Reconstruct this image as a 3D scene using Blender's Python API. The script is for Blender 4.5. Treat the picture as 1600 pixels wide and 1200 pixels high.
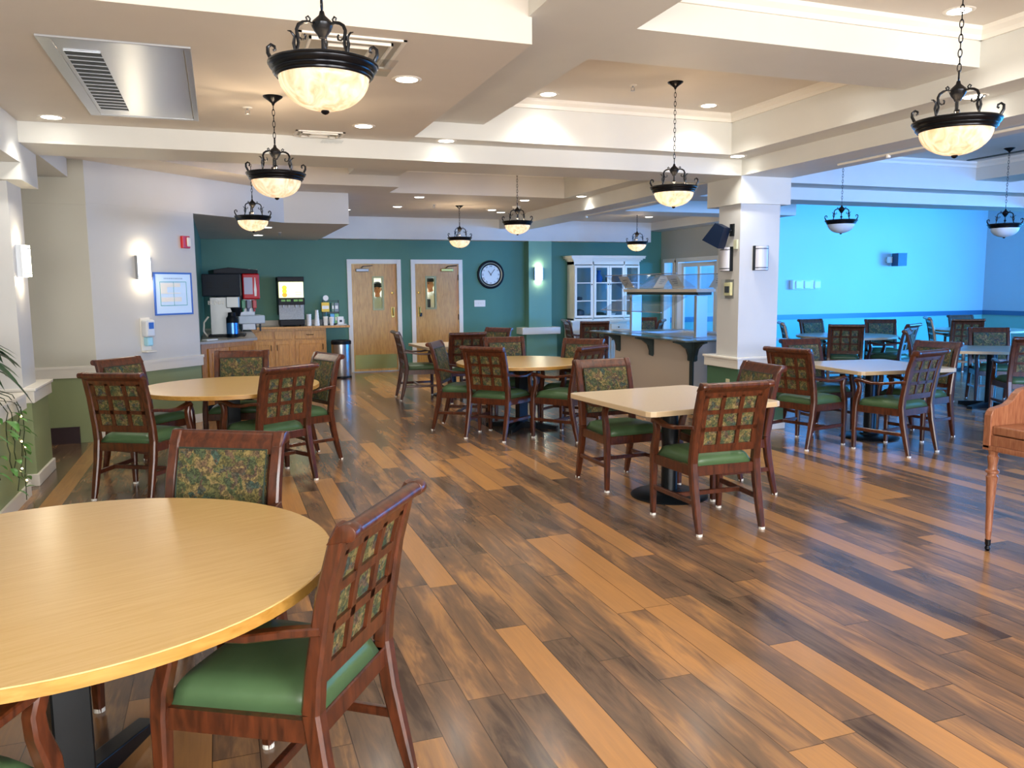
import bpy, bmesh, math, random
from mathutils import Vector, Matrix
random.seed(7)
for o in list(bpy.data.objects): bpy.data.objects.remove(o)
SC=bpy.context.scene; COL=SC.collection
PI=math.pi; R=math.radians

# ---------------------------------------------------------------- camera
F=1257.3; H=1.56
phi,th,ro=R(6.794),R(19.877),R(-0.497)
fw=Vector((math.sin(th)*math.cos(phi),math.cos(th)*math.cos(phi),-math.sin(phi)))
r0=Vector((math.cos(th),-math.sin(th),0)); u0=r0.cross(fw)
rt=r0*math.cos(ro)+u0*math.sin(ro); up=-r0*math.sin(ro)+u0*math.cos(ro)
cd=bpy.data.cameras.new('camera'); cam=bpy.data.objects.new('camera',cd); COL.objects.link(cam)
m=Matrix(((rt.x,up.x,-fw.x,0),(rt.y,up.y,-fw.y,0),(rt.z,up.z,-fw.z,H),(0,0,0,1)))
cam.matrix_world=m
cd.sensor_fit='HORIZONTAL'; cd.sensor_width=36; cd.lens=36*F/1600; cd.clip_start=.05; cd.clip_end=200
SC.camera=cam

# ---------------------------------------------------------------- world, exposure, big lights
w=bpy.data.worlds.new('world'); SC.world=w; w.use_nodes=True
w.node_tree.nodes['Background'].inputs[0].default_value=(.75,.85,1,1); w.node_tree.nodes['Background'].inputs[1].default_value=1.0
SC.view_settings.view_transform='Standard'; SC.view_settings.look='None'; SC.view_settings.gamma=1
SC.view_settings.use_curve_mapping=False; SC.view_settings.exposure=0.84
def area(name,loc,rot,sx,sy,power,col,spread=180):
    l=bpy.data.lights.new(name,'AREA'); l.shape='RECTANGLE'; l.size=sx; l.size_y=sy; l.energy=power; l.color=col; l.spread=R(spread)
    o=bpy.data.objects.new(name,l); COL.objects.link(o); o.location=loc; o.rotation_euler=rot; return o
BLUE=(.035,.36,1.0)
# daylight through the dining room's windows: east wall, and the right part of the wall behind the camera
def towards(o,p):
    o.rotation_euler=(Vector(p)-o.location).to_track_quat('-Z','Y').to_euler()
for y,e in ((4.2,170),(7.2,200),(10.2,170)):
    towards(area('window_daylight_east',(18.05,y,1.65),(0,0,0),2.2,1.7,e,BLUE,118),(11.5,16.5,1.7))
    area('window_skylight_east',(18.1,y,1.65),(0,R(90),0),1.7,2.2,125,BLUE)
for x in (8.2,11.2,14.2):
    towards(area('window_daylight_south',(x,-3.2,1.65),(0,0,0),2.2,1.7,60,(.10,.36,1.0),64),(x,12,1.2))
for x in (-1.0,2.0,4.4):
    area('window_daylight_back',(x,-3.2,1.7),(R(90),0,0),2.0,1.6,135,(1,.98,.96))  # white fill added behind the camera to brighten the main room

# ---------------------------------------------------------------- materials
def lin(c): return tuple((v/12.92 if v<=.04045 else ((v+.055)/1.055)**2.4) for v in c)
def hx(s): return lin(tuple(int(s[i:i+2],16)/255 for i in (0,2,4)))
def new(name):
    m=bpy.data.materials.new(name); m.use_nodes=True; nt=m.node_tree; return m,nt,nt.nodes['Principled BSDF']
def mat(name,col,rough=.5,metal=0,noise=0,nscale=30,bump=0,coat=0,spec=.5):
    m,nt,b=new(name); b.inputs['Base Color'].default_value=(*col,1); b.inputs['Roughness'].default_value=rough
    b.inputs['Metallic'].default_value=metal; b.inputs['Coat Weight'].default_value=coat; b.inputs['Specular IOR Level'].default_value=spec
    if noise or bump:
        tc=nt.nodes.new('ShaderNodeTexCoord'); n=nt.nodes.new('ShaderNodeTexNoise'); n.inputs['Scale'].default_value=nscale; n.inputs['Detail'].default_value=4
        nt.links.new(tc.outputs['Object'],n.inputs['Vector'])
        if noise:
            r=nt.nodes.new('ShaderNodeValToRGB'); r.color_ramp.elements[0].color=(*[c*(1-noise) for c in col],1); r.color_ramp.elements[1].color=(*[min(1,c*(1+noise)) for c in col],1)
            r.color_ramp.elements[0].position=.3; r.color_ramp.elements[1].position=.7
            nt.links.new(n.outputs['Fac'],r.inputs['Fac']); nt.links.new(r.outputs['Color'],b.inputs['Base Color'])
        if bump:
            bp=nt.nodes.new('ShaderNodeBump'); bp.inputs['Strength'].default_value=bump; bp.inputs['Distance'].default_value=.004
            nt.links.new(n.outputs['Fac'],bp.inputs['Height']); nt.links.new(bp.outputs['Normal'],b.inputs['Normal'])
    return m
def emi(name,col,s):
    m,nt,b=new(name); b.inputs['Base Color'].default_value=(*col,1); b.inputs['Emission Color'].default_value=(*col,1); b.inputs['Emission Strength'].default_value=s; b.inputs['Roughness'].default_value=.4; return m
def wood(name,c1,c2,axis='X',scale=1,rough=.35,coat=.2,stretch=12,coords='Object',rings=6):
    m,nt,b=new(name); N=nt.nodes; L=nt.links
    tc=N.new('ShaderNodeTexCoord'); mp=N.new('ShaderNodeMapping'); s=[stretch*scale]*3; s['XYZ'.index(axis)]=scale; mp.inputs['Scale'].default_value=s
    L.new(tc.outputs[coords],mp.inputs['Vector'])
    n=N.new('ShaderNodeTexNoise'); n.inputs['Scale'].default_value=rings; n.inputs['Detail'].default_value=6; n.inputs['Distortion'].default_value=.6
    L.new(mp.outputs['Vector'],n.inputs['Vector'])
    r=N.new('ShaderNodeValToRGB'); r.color_ramp.elements[0].position=.32; r.color_ramp.elements[1].position=.68
    r.color_ramp.elements[0].color=(*c1,1); r.color_ramp.elements[1].color=(*c2,1)
    L.new(n.outputs['Fac'],r.inputs['Fac']); L.new(r.outputs['Color'],b.inputs['Base Color'])
    b.inputs['Roughness'].default_value=rough; b.inputs['Coat Weight'].default_value=coat; b.inputs['Coat Roughness'].default_value=.25
    return m
M={}
M['white']=mat('white_paint',hx('ece8de'),.55)
M['ceil']=mat('ceiling_paint',hx('d8d2c8'),.7,noise=.02,nscale=3)
M['beam']=mat('beam_paint',hx('d6d6d0'),.6,noise=.02,nscale=3)
M['wallc']=mat('cream_wall_paint',hx('c2c0b3'),.6,noise=.02,nscale=2)
M['walll']=mat('pale_wall_paint',hx('cdcdcb'),.6,noise=.02,nscale=2)
M['sage']=mat('sage_green_paint',hx('97a57a'),.6,noise=.03,nscale=3)
M['dsage']=mat('dark_green_paint',hx('4f7558'),.6,noise=.03,nscale=3)
M['teal']=mat('teal_green_paint',hx('4b7e6b'),.55,noise=.04,nscale=2)
M['pilas']=mat('light_teal_paint',hx('709f8a'),.55,noise=.03,nscale=2)
M['bluew']=mat('pale_blue_wall_paint',hx('b6c4cc'),.6,noise=.02,nscale=1)
M['bluelow']=mat('seafoam_wainscot_paint',hx('7fb8ae'),.6,noise=.02,nscale=1)
M['rail']=mat('slate_blue_rail_paint',hx('3f6a8c'),.4)
M['chairwood']=wood('cherry_wood',hx('37190c'),hx('5f2e17'),'Z',1.5,.28,.4,5)
M['seat']=mat('green_vinyl',hx('4d6946'),.38,noise=.08,nscale=9,bump=.12)
M['black']=mat('black_metal',hx('10171c'),.35,.3)
M['blackp']=mat('black_plastic',hx('0a1018'),.45,spec=.2)
M['bronze']=mat('oil_rubbed_bronze',hx('191b20'),.25,.6)
M['glide']=mat('white_glide',hx('efece4'),.4)
M['steel']=mat('brushed_steel',hx('b8bcc0'),.28,1)
M['steel2']=mat('dull_steel',hx('8d9296'),.42,.9)
M['panel']=mat('metal_panel',hx('c2c6cc'),.3,.9)
M['brass']=mat('brass',hx('a88a4a'),.3,1)
M['chrome']=mat('chrome',hx('d4d8dd'),.12,1)
M['oak']=wood('golden_oak',hx('ab6d22'),hx('d2953c'),'Z',1.2,.4,.15,9)
M['doorw']=wood('oak_veneer_door',hx('b5823a'),hx('d8a858'),'Z',1.0,.4,.15,10)
M['laminate']=wood('yellow_oak_laminate',hx('d6b06e'),hx('dfbd80'),'X',1.6,.28,.25,16,rings=4)
M['lamedge']=wood('yellow_oak_edge',hx('a97a34'),hx('be9048'),'X',1,.35,.1,8)
M['beige']=mat('beige_laminate',hx('e3cfb2'),.3,noise=.03,nscale=60)
M['beigee']=mat('beige_laminate_edge',hx('cdb48f'),.4)
M['greytop']=mat('taupe_laminate',hx('c2b6a2'),.3,noise=.04,nscale=60)
M['counter']=mat('grey_speckled_counter',hx('a79f92'),.35,noise=.15,nscale=120)
M['hutch']=mat('antique_white_paint',hx('f4eedb'),.45)
M['station']=mat('beige_station_panel',hx('e2d5c3'),.6)
M['granite']=mat('grey_tray_slide',hx('7d8a88'),.18,.6)
M['iron']=mat('dark_bracket',hx('3d4a4a'),.45,.3)
M['paper']=mat('paper',hx('f4f3ee'),.7)
M['ink']=mat('ink',hx('3a4048'),.7)
M['red']=mat('red_plastic',hx('c4202c'),.35)
M['organ']=wood('honey_walnut',hx('875038'),hx('a87252'),'Z',2.2,.38,.2,10)
M['leaf']=mat('dark_leaf',hx('1f4f2a'),.35,noise=.3,nscale=14)
M['leafl']=mat('pale_leaf',hx('5f9a4a'),.4,noise=.2,nscale=14)
M['pot']=mat('glazed_red_pot',hx('8c1f22'),.3)
M['vine']=mat('wire_vine',hx('2c3a22'),.6)
M['skin']=mat('skin',hx('c98f74'),.5)
M['coat']=mat('white_cloth',hx('e8eaea'),.8)
M['navy']=mat('navy_cloth',hx('1b2430'),.8)
M['rubber']=mat('dark_rubber',hx('38262c'),.6)
M['kit']=mat('kitchen_wall',hx('e6ead2'),.6)
M['kick']=mat('brass_kick_plate',hx('9a9450'),.35,.7)
M['frameblue']=mat('blue_frame',hx('3a66c4'),.4)
M['plan']=mat('plan_paper',hx('dbeaf5'),.25)
M['planl']=mat('teal_plan_line',hx('3aa6a0'),.6)
M['lamp']=emi('lit_lamp_lens',(1,.95,.85),9)
M['sconce']=emi('lit_sconce_glass',(1,.90,.72),4.2)
M['bulb']=emi('fairy_bulb',(1,.75,.3),14)
M['emg']=mat('emergency_lens',hx('e6f6f6'),.2)
M['sconoff']=mat('unlit_sconce_glass',hx('cfcfd6'),.35)
M['kitlamp']=emi('kitchen_troffer',(1,1,.94),6)
def bowl_mat():
    m=bpy.data.materials.new('alabaster_glass'); m.use_nodes=True; nt=m.node_tree; nt.nodes.clear(); N=nt.nodes; L=nt.links
    o=N.new('ShaderNodeOutputMaterial'); tc=N.new('ShaderNodeTexCoord'); mp=N.new('ShaderNodeMapping'); mp.inputs['Scale'].default_value=(1,1,.35)
    n=N.new('ShaderNodeTexNoise'); n.inputs['Scale'].default_value=14; n.inputs['Detail'].default_value=5; n.inputs['Distortion'].default_value=2.0
    L.new(tc.outputs['Object'],mp.inputs[0]); L.new(mp.outputs[0],n.inputs['Vector'])
    r=N.new('ShaderNodeValToRGB'); r.color_ramp.elements[0].color=(.72,.56,.38,1); r.color_ramp.elements[1].color=(.95,.90,.80,1); r.color_ramp.elements[0].position=.35; r.color_ramp.elements[1].position=.62
    L.new(n.outputs['Fac'],r.inputs['Fac'])
    t=N.new('ShaderNodeBsdfTranslucent'); d=N.new('ShaderNodeBsdfDiffuse'); g=N.new('ShaderNodeBsdfGlossy'); g.inputs['Roughness'].default_value=.25; e=N.new('ShaderNodeEmission'); e.inputs['Strength'].default_value=.2
    dk=N.new('ShaderNodeMixRGB'); dk.blend_type='MULTIPLY'; dk.inputs[0].default_value=1; dk.inputs[2].default_value=(.6,.6,.6,1); L.new(r.outputs[0],dk.inputs[1]); L.new(dk.outputs[0],t.inputs['Color'])
    for q in (d,e): L.new(r.outputs[0],q.inputs['Color'])
    x=N.new('ShaderNodeMixShader'); x.inputs[0].default_value=.35; L.new(t.outputs[0],x.inputs[1]); L.new(d.outputs[0],x.inputs[2])
    y=N.new('ShaderNodeMixShader'); y.inputs[0].default_value=.05; L.new(x.outputs[0],y.inputs[1]); L.new(g.outputs[0],y.inputs[2])
    a=N.new('ShaderNodeAddShader'); L.new(y.outputs[0],a.inputs[0]); L.new(e.outputs[0],a.inputs[1]); L.new(a.outputs[0],o.inputs[0]); return m
M['bowl']=bowl_mat()
M['bowloff']=mat('unlit_alabaster_glass',hx('dfe2e4'),.35,noise=.05,nscale=9)
def glass(name,col=(1,1,1),mix=.12,rough=.02):
    m=bpy.data.materials.new(name); m.use_nodes=True; nt=m.node_tree; nt.nodes.clear()
    o=nt.nodes.new('ShaderNodeOutputMaterial'); t=nt.nodes.new('ShaderNodeBsdfTransparent'); g=nt.nodes.new('ShaderNodeBsdfGlossy'); x=nt.nodes.new('ShaderNodeMixShader'); fr=nt.nodes.new('ShaderNodeLayerWeight')
    ad=nt.nodes.new('ShaderNodeMath'); ad.operation='ADD'; ad.inputs[1].default_value=mix; ad.use_clamp=True
    t.inputs[0].default_value=(*col,1); g.inputs['Roughness'].default_value=rough; fr.inputs[0].default_value=.5; pw=nt.nodes.new('ShaderNodeMath'); pw.operation='MULTIPLY'; pw.inputs[1].default_value=.6
    p4=nt.nodes.new('ShaderNodeMath'); p4.operation='POWER'; p4.inputs[1].default_value=4; nt.links.new(fr.outputs['Facing'],p4.inputs[0]); nt.links.new(p4.outputs[0],pw.inputs[0]); nt.links.new(pw.outputs[0],ad.inputs[0]); nt.links.new(ad.outputs[0],x.inputs[0]); nt.links.new(t.outputs[0],x.inputs[1]); nt.links.new(g.outputs[0],x.inputs[2]); nt.links.new(x.outputs[0],o.inputs[0]); return m
M['glass']=glass('clear_glass',(.97,.99,1),.03)
M['vision']=glass('vision_glass',(.97,.99,1),0,.06)
M['cabglass']=glass('cabinet_glass',(.85,.92,.95),.0,.08)
def tapestry():
    m,nt,b=new('floral_tapestry'); N=nt.nodes; L=nt.links
    tc=N.new('ShaderNodeTexCoord'); oi=N.new('ShaderNodeObjectInfo')
    nz=N.new('ShaderNodeTexNoise'); nz.inputs['Scale'].default_value=22; nz.inputs['Detail'].default_value=3
    L.new(tc.outputs['Object'],nz.inputs['Vector'])
    mx=N.new('ShaderNodeMixRGB'); mx.blend_type='LINEAR_LIGHT'; mx.inputs[0].default_value=.06; L.new(tc.outputs['Object'],mx.inputs[1]); L.new(nz.outputs['Color'],mx.inputs[2])
    v=N.new('ShaderNodeTexVoronoi'); v.inputs['Scale'].default_value=30; L.new(mx.outputs[0],v.inputs['Vector'])
    sep=N.new('ShaderNodeSeparateColor'); L.new(v.outputs['Color'],sep.inputs[0])
    n2=N.new('ShaderNodeTexNoise'); n2.inputs['Scale'].default_value=70; n2.inputs['Detail'].default_value=4; n2.inputs['Distortion'].default_value=1.2; L.new(tc.outputs['Object'],n2.inputs['Vector'])
    n3=N.new('ShaderNodeTexNoise'); n3.inputs['Scale'].default_value=9; L.new(tc.outputs['Object'],n3.inputs['Vector'])
    ad=N.new('ShaderNodeMath'); ad.operation='MULTIPLY_ADD'; ad.inputs[1].default_value=1.1; L.new(n3.outputs['Fac'],ad.inputs[0]); L.new(sep.outputs[0],ad.inputs[2])
    hv=N.new('ShaderNodeMath'); hv.operation='MULTIPLY'; hv.inputs[1].default_value=.55; L.new(ad.outputs[0],hv.inputs[0])
    r=N.new('ShaderNodeValToRGB'); cr=r.color_ramp; cr.interpolation='LINEAR'
    for i,(p,c) in enumerate([(0.15,'2a3a34'),(.35,'4c5636'),(.5,'6f6438'),(.62,'86744a'),(.74,'5a4438'),(.85,'3a5048')]):
        if i<2: e=cr.elements[i]; e.position=p
        else: e=cr.elements.new(p)
        e.color=(*hx(c),1)
    L.new(hv.outputs[0],r.inputs['Fac'])
    r2=N.new('ShaderNodeValToRGB'); r2.color_ramp.elements[0].position=.42; r2.color_ramp.elements[1].position=.58; r2.color_ramp.elements[0].color=(.25,.28,.2,1); r2.color_ramp.elements[1].color=(1.12,1.1,1.02,1)
    L.new(n2.outputs['Fac'],r2.inputs['Fac'])
    mu=N.new('ShaderNodeMixRGB'); mu.blend_type='MULTIPLY'; mu.inputs[0].default_value=.85; L.new(r.outputs[0],mu.inputs[1]); L.new(r2.outputs[0],mu.inputs[2])
    L.new(mu.outputs[0],b.inputs['Base Color']); b.inputs['Roughness'].default_value=.8
    return m
M['tap']=tapestry()
def floor_mat():
    m,nt,b=new('walnut_plank_floor'); N=nt.nodes; L=nt.links
    def mth(op,a,c=None,cl=False):
        n=N.new('ShaderNodeMath'); n.operation=op; n.use_clamp=cl
        for i,v in enumerate((a,c)):
            if v is None: continue
            if hasattr(v,'links'): L.new(v,n.inputs[i])
            else: n.inputs[i].default_value=v
        return n.outputs[0]
    tc=N.new('ShaderNodeTexCoord'); sp=N.new('ShaderNodeSeparateXYZ'); L.new(tc.outputs['Object'],sp.inputs[0])
    u=mth('DIVIDE',mth('ADD',sp.outputs[0],20-.295*0+.008),.152); row=mth('FLOOR',u); fu=mth('SUBTRACT',u,row)
    wn=N.new('ShaderNodeTexWhiteNoise'); wn.noise_dimensions='1D'; L.new(row,wn.inputs['W'])
    vv=mth('ADD',mth('DIVIDE',mth('ADD',sp.outputs[1],20),1.24),mth('MULTIPLY',wn.outputs['Value'],1.0)); colm=mth('FLOOR',vv); fv=mth('SUBTRACT',vv,colm)
    cb=N.new('ShaderNodeCombineXYZ'); L.new(row,cb.inputs[0]); L.new(colm,cb.inputs[1])
    w2=N.new('ShaderNodeTexWhiteNoise'); w2.noise_dimensions='2D'; L.new(cb.outputs[0],w2.inputs['Vector'])
    # broad tone inside a plank
    def gn(sx,sy,sc,det,dist,seed):
        mp=N.new('ShaderNodeMapping'); mp.inputs['Scale'].default_value=(sx,sy,1); L.new(tc.outputs['Object'],mp.inputs['Vector'])
        n=N.new('ShaderNodeTexNoise'); n.noise_dimensions='4D'; n.inputs['Scale'].default_value=sc; n.inputs['Detail'].default_value=det; n.inputs['Distortion'].default_value=dist
        L.new(mp.outputs[0],n.inputs['Vector']); L.new(mth('MULTIPLY_ADD' if False else 'MULTIPLY',w2.outputs['Value'],37.0+seed),n.inputs['W']); return n.outputs['Fac']
    broad=gn(5,.9,1.0,2,.8,0); grain=gn(70,2.6,1.0,5,1.2,5); fig=gn(9,1.5,1.0,4,4.5,9)
    rv=w2.outputs['Value']; plain=mth('GREATER_THAN',rv,.80); busy=mth('SUBTRACT',1.0,mth('MULTIPLY',plain,.80))
    t=mth('ADD',.33,mth('MULTIPLY',plain,.20)); t=mth('ADD',t,mth('MULTIPLY',mth('SUBTRACT',rv,.4),.26))
    t=mth('ADD',t,mth('MULTIPLY',busy,mth('MULTIPLY',mth('SUBTRACT',broad,.5),1.35))); t=mth('ADD',t,mth('MULTIPLY',busy,mth('MULTIPLY',mth('SUBTRACT',fig,.5),.6))); t=mth('ADD',t,mth('MULTIPLY',mth('SUBTRACT',grain,.5),.20))
    r=N.new('ShaderNodeValToRGB'); cr=r.color_ramp
    for i,(p,c) in enumerate([(0.0,'4a3a31'),(.2,'6f5a49'),(.38,'84664e'),(.52,'a27a55'),(.75,'c48f58')]):
        if i<2: e=cr.elements[i]; e.position=p
        else: e=cr.elements.new(p)
        e.color=(*hx(c),1)
    L.new(t,r.inputs['Fac'])
    e1=mth('LESS_THAN',fu,.024); e2=mth('LESS_THAN',fv,.003); e=mth('MAXIMUM',e1,e2)
    mu=N.new('ShaderNodeMixRGB'); L.new(mth('MULTIPLY',e,.72),mu.inputs[0]); L.new(r.outputs[0],mu.inputs[1]); mu.inputs[2].default_value=(*hx('2a1c14'),1)
    L.new(mu.outputs[0],b.inputs['Base Color'])
    L.new(mth('ADD',.13,mth('MULTIPLY',grain,.12)),b.inputs['Roughness']); b.inputs['Specular IOR Level'].default_value=.6
    bp=N.new('ShaderNodeBump'); bp.inputs['Strength'].default_value=.06; bp.inputs['Distance'].default_value=.002
    L.new(mth('SUBTRACT',grain,e),bp.inputs['Height']); L.new(bp.outputs[0],b.inputs['Normal'])
    return m
M['floor']=floor_mat()

# ---------------------------------------------------------------- mesh helpers
class B:
    def __init__(s): s.bm=bmesh.new()
    def _tf(s,vs,mx):
        if mx is not None: bmesh.ops.transform(s.bm,matrix=mx,verts=vs)
    def box(s,x0,x1,y0,y1,z0,z1,bev=0,seg=1,mx=None):
        r=bmesh.ops.create_cube(s.bm,size=1); vs=r['verts']
        bmesh.ops.scale(s.bm,vec=(x1-x0,y1-y0,z1-z0),verts=vs); bmesh.ops.translate(s.bm,vec=((x0+x1)/2,(y0+y1)/2,(z0+z1)/2),verts=vs)
        if bev:
            es=list({e for v in vs for e in v.link_edges})
            rr=bmesh.ops.bevel(s.bm,geom=es,offset=bev,segments=seg,affect='EDGES',profile=.5); vs=list({v for f in rr['faces'] for v in f.verts}|{v for v in vs if v.is_valid})
        s._tf(vs,mx); return s
    def prism(s,pts,a0,a1,axis='z',bev=0,mx=None):
        def P(u,v,a): return {'z':(u,v,a),'x':(a,u,v),'y':(u,a,v)}[axis]
        lo=[s.bm.verts.new(P(u,v,a0)) for u,v in pts]; hi=[s.bm.verts.new(P(u,v,a1)) for u,v in pts]
        n=len(pts); fs=[s.bm.faces.new(lo[::-1]),s.bm.faces.new(hi)]
        for i in range(n): fs.append(s.bm.faces.new((lo[i],lo[(i+1)%n],hi[(i+1)%n],hi[i])))
        bmesh.ops.recalc_face_normals(s.bm,faces=fs); vs=lo+hi
        if bev:
            es=list({e for f in fs[:2] for e in f.edges})
            rr=bmesh.ops.bevel(s.bm,geom=es,offset=bev,segments=2,affect='EDGES',profile=.5); vs=list({v for f in rr['faces'] for v in f.verts}|{v for v in vs if v.is_valid})
        s._tf(vs,mx); return s
    def lathe(s,prof,seg=24,mx=None,cap=True):
        rings=[]; 
        for r,z in prof:
            if r<1e-6: rings.append([s.bm.verts.new((0,0,z))])
            else: rings.append([s.bm.verts.new((r*math.cos(2*PI*i/seg),r*math.sin(2*PI*i/seg),z)) for i in range(seg)])
        for a,b in list(zip(rings,rings[1:]))+([(rings[-1],rings[0])] if cap is None else []):
            for i in range(seg):
                j=(i+1)%seg
                q=[a[i%len(a)],a[j%len(a)],b[j%len(b)],b[i%len(b)]]; q2=[]
                for v in q:
                    if v not in q2: q2.append(v)
                if len(q2)>2: s.bm.faces.new(q2)
        for rg in (rings[0],rings[-1]):
            if cap and len(rg)>2: s.bm.faces.new(rg if rg is rings[-1] else rg[::-1])
        s._tf([v for rg in rings for v in rg],mx); return s
    def cyl(s,x,y,z0,z1,r,seg=20,r2=None): return s.lathe([(r,z0),(r if r2 is None else r2,z1)],seg,Matrix.Translation((x,y,0)))
    def tube(s,pts,r,seg=8,closed=False,sx=None,mx=None):
        pts=[Vector(p) for p in pts]; n=len(pts); rings=[]; prev=None
        for i,p in enumerate(pts):
            if closed: t=pts[(i+1)%n]-pts[i-1]
            else: t=pts[min(i+1,n-1)]-pts[max(i-1,0)]
            t.normalize()
            if prev is None: a=Vector((0,0,1)) if abs(t.z)<.9 else Vector((1,0,0)); u=t.cross(a).normalized()
            else: u=(prev-t*prev.dot(t)).normalized()
            prev=u; v=t.cross(u); rr=r[i] if isinstance(r,(list,tuple)) else r
            rings.append([s.bm.verts.new(p+(u*math.cos(2*PI*k/seg)*(sx or 1)+v*math.sin(2*PI*k/seg))*rr) for k in range(seg)])
        m_=n if closed else n-1
        for i in range(m_):
            a,b=rings[i],rings[(i+1)%n]
            for k in range(seg): s.bm.faces.new((a[k],a[(k+1)%seg],b[(k+1)%seg],b[k]))
        if not closed: s.bm.faces.new(rings[0][::-1]); s.bm.faces.new(rings[-1])
        s._tf([v for rg in rings for v in rg],mx); return s
    def quad(s,*ps): s.bm.faces.new([s.bm.verts.new(p) for p in ps]); return s
    def sweep(s,pts,wx,th,bev=0):
        """rectangular section swept along pts; wx = half width in x, th=half thickness in the plane normal"""
        pts=[Vector(p) for p in pts]; n=len(pts); rings=[]
        for i,p in enumerate(pts):
            t=(pts[min(i+1,n-1)]-pts[max(i-1,0)]).normalized(); u=Vector((1,0,0)); u=(u-t*u.dot(t)).normalized(); v=t.cross(u)
            a=wx[i] if isinstance(wx,(list,tuple)) else wx; b=th[i] if isinstance(th,(list,tuple)) else th; c=min(a,b)*.35
            q=[(a-c,b),(a,b-c),(a,-b+c),(a-c,-b),(-a+c,-b),(-a,-b+c),(-a,b-c),(-a+c,b)]
            rings.append([s.bm.verts.new(p+u*x+v*y) for x,y in q])
        for a,b in zip(rings,rings[1:]):
            for k in range(8): s.bm.faces.new((a[k],a[(k+1)%8],b[(k+1)%8],b[k]))
        s.bm.faces.new(rings[0][::-1]); s.bm.faces.new(rings[-1]); return s
    def sphere(s,c,r,seg=16,sc=(1,1,1)):
        rr=bmesh.ops.create_uvsphere(s.bm,u_segments=seg,v_segments=seg//2,radius=r); vs=rr['verts']; bmesh.ops.scale(s.bm,vec=sc,verts=vs); bmesh.ops.translate(s.bm,vec=c,verts=vs); return s
def obj(name,b,m,parent=None,smooth=False,**kw):
    me=bpy.data.meshes.new(name); bmesh.ops.recalc_face_normals(b.bm,faces=b.bm.faces); b.bm.to_mesh(me); b.bm.free(); me.materials.append(M[m] if isinstance(m,str) else m)
    if smooth: 
        for p in me.polygons: p.use_smooth=True
        if smooth!='all':
            try: me.set_sharp_from_angle(angle=R(35))
            except Exception: pass
    o=bpy.data.objects.new(name,me); COL.objects.link(o)
    if parent is not None: o.parent=parent
    for k,v in kw.items(): o[k]=v
    return o
def thing(name,label,cat,loc=(0,0,0),rz=0,group=None):
    o=bpy.data.objects.new(name,None); COL.objects.link(o); o.location=loc; o.rotation_euler=(0,0,rz); o.empty_display_size=.1
    o['label']=label; o['category']=cat
    if group: o['group']=group
    return o
def tag(o,label,cat,group=None,loc=None,rz=None):
    o['label']=label; o['category']=cat
    if group: o['group']=group
    if loc: o.location=loc
    if rz is not None: o.rotation_euler=(0,0,rz)
    return o
def struct(name,b,m,parent=None,**kw):
    o=obj(name,b,m,parent,**kw)
    if parent is None: o['kind']='structure'
    return o
def dup(root,loc,rz,label,group=None,scale=None):
    r=root.copy(); COL.objects.link(r); r.location=loc; r.rotation_euler=(0,0,rz); r['label']=label
    if group: r['group']=group
    if scale: r.scale=scale
    def rec(src,dst):
        for ch in list(src.children):
            c=ch.copy(); COL.objects.link(c); c.parent=dst; rec(ch,c)
    rec(root,r); return r
def text(name,s,size,loc,rot,m,parent,ext=.0008,align='CENTER'):
    cu=bpy.data.curves.new(name,'FONT'); cu.body=s; cu.size=size; cu.align_x=align; cu.align_y='CENTER'; cu.extrude=ext
    t=bpy.data.objects.new('tmp',cu); COL.objects.link(t); bpy.context.view_layer.update()
    me=bpy.data.meshes.new_from_object(t.evaluated_get(bpy.context.evaluated_depsgraph_get())); bpy.data.objects.remove(t)
    me.materials.clear(); me.materials.append(M[m]); o=bpy.data.objects.new(name,me); COL.objects.link(o); o.location=loc; o.rotation_euler=rot
    if parent is not None: o.parent=parent
    return o

# ---------------------------------------------------------------- setting: floor, walls
struct('floor',B().box(-4,18.4,-3.5,15.3,-.05,0),'floor')
struct('floor',B().box(-1,8.5,15.3,20,-.05,-.001),mat('kitchen_tile',hx('a79f90'),.5,noise=.1))
TOP=3.25
struct('ceiling',B().box(-4,18.4,-3.5,9.5,TOP,TOP+.05).box(-4,9.04,9.5,15.4,TOP,TOP+.05),'ceil')
struct('ceiling',B().box(8.94,18.4,9.4,15.4,3.9,3.95).box(8.94,9.04,9.5,15.28,2.9,3.9).box(9.04,18.4,9.4,9.5,3.3,3.9),'ceil')
def P(name,pts,z0,z1,m='beam'): return struct(name,B().prism(pts,z0,z1),m)
def BX(name,x0,x1,y0,y1,z0,z1,m='beam'): return struct(name,B().box(x0,x1,y0,y1,z0,z1),m)
T=TOP+.01
BX('ceiling_soffit',-1.38,1.65,4.2,7.23,2.86,T,'ceil')
BX('ceiling_strip',1.65,4.87,6.99,7.23,2.861,T)
BX('ceiling_strip',4.87,5.17,-3.4,7.23,2.86,T)
BX('ceiling_beam',-1.38,5.17,7.23,7.85,2.70,T)
BX('ceiling_beam',5.17,5.80,-3.4,14.95,2.70,T)
BX('ceiling_beam',1.63,2.28,-3.4,6.99,3.0,T)
BX('ceiling_beam',2.28,4.87,4.2,4.83,3.001,T)
BX('ceiling_header',-2.1,-1.38,-3.4,7.23,2.55,T)
BX('ceiling_soffit',-4,-2.1,-3.4,9.3,2.75,T)
BX('ceiling_header',-1.75,-1.36,7.85,9.25,2.70,T)
BX('ceiling_header',-2.1,-1.38,7.23,7.85,2.42,T)
BX('ceiling_header',5.17,5.80,7.23,7.85,2.42,2.70)
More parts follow.
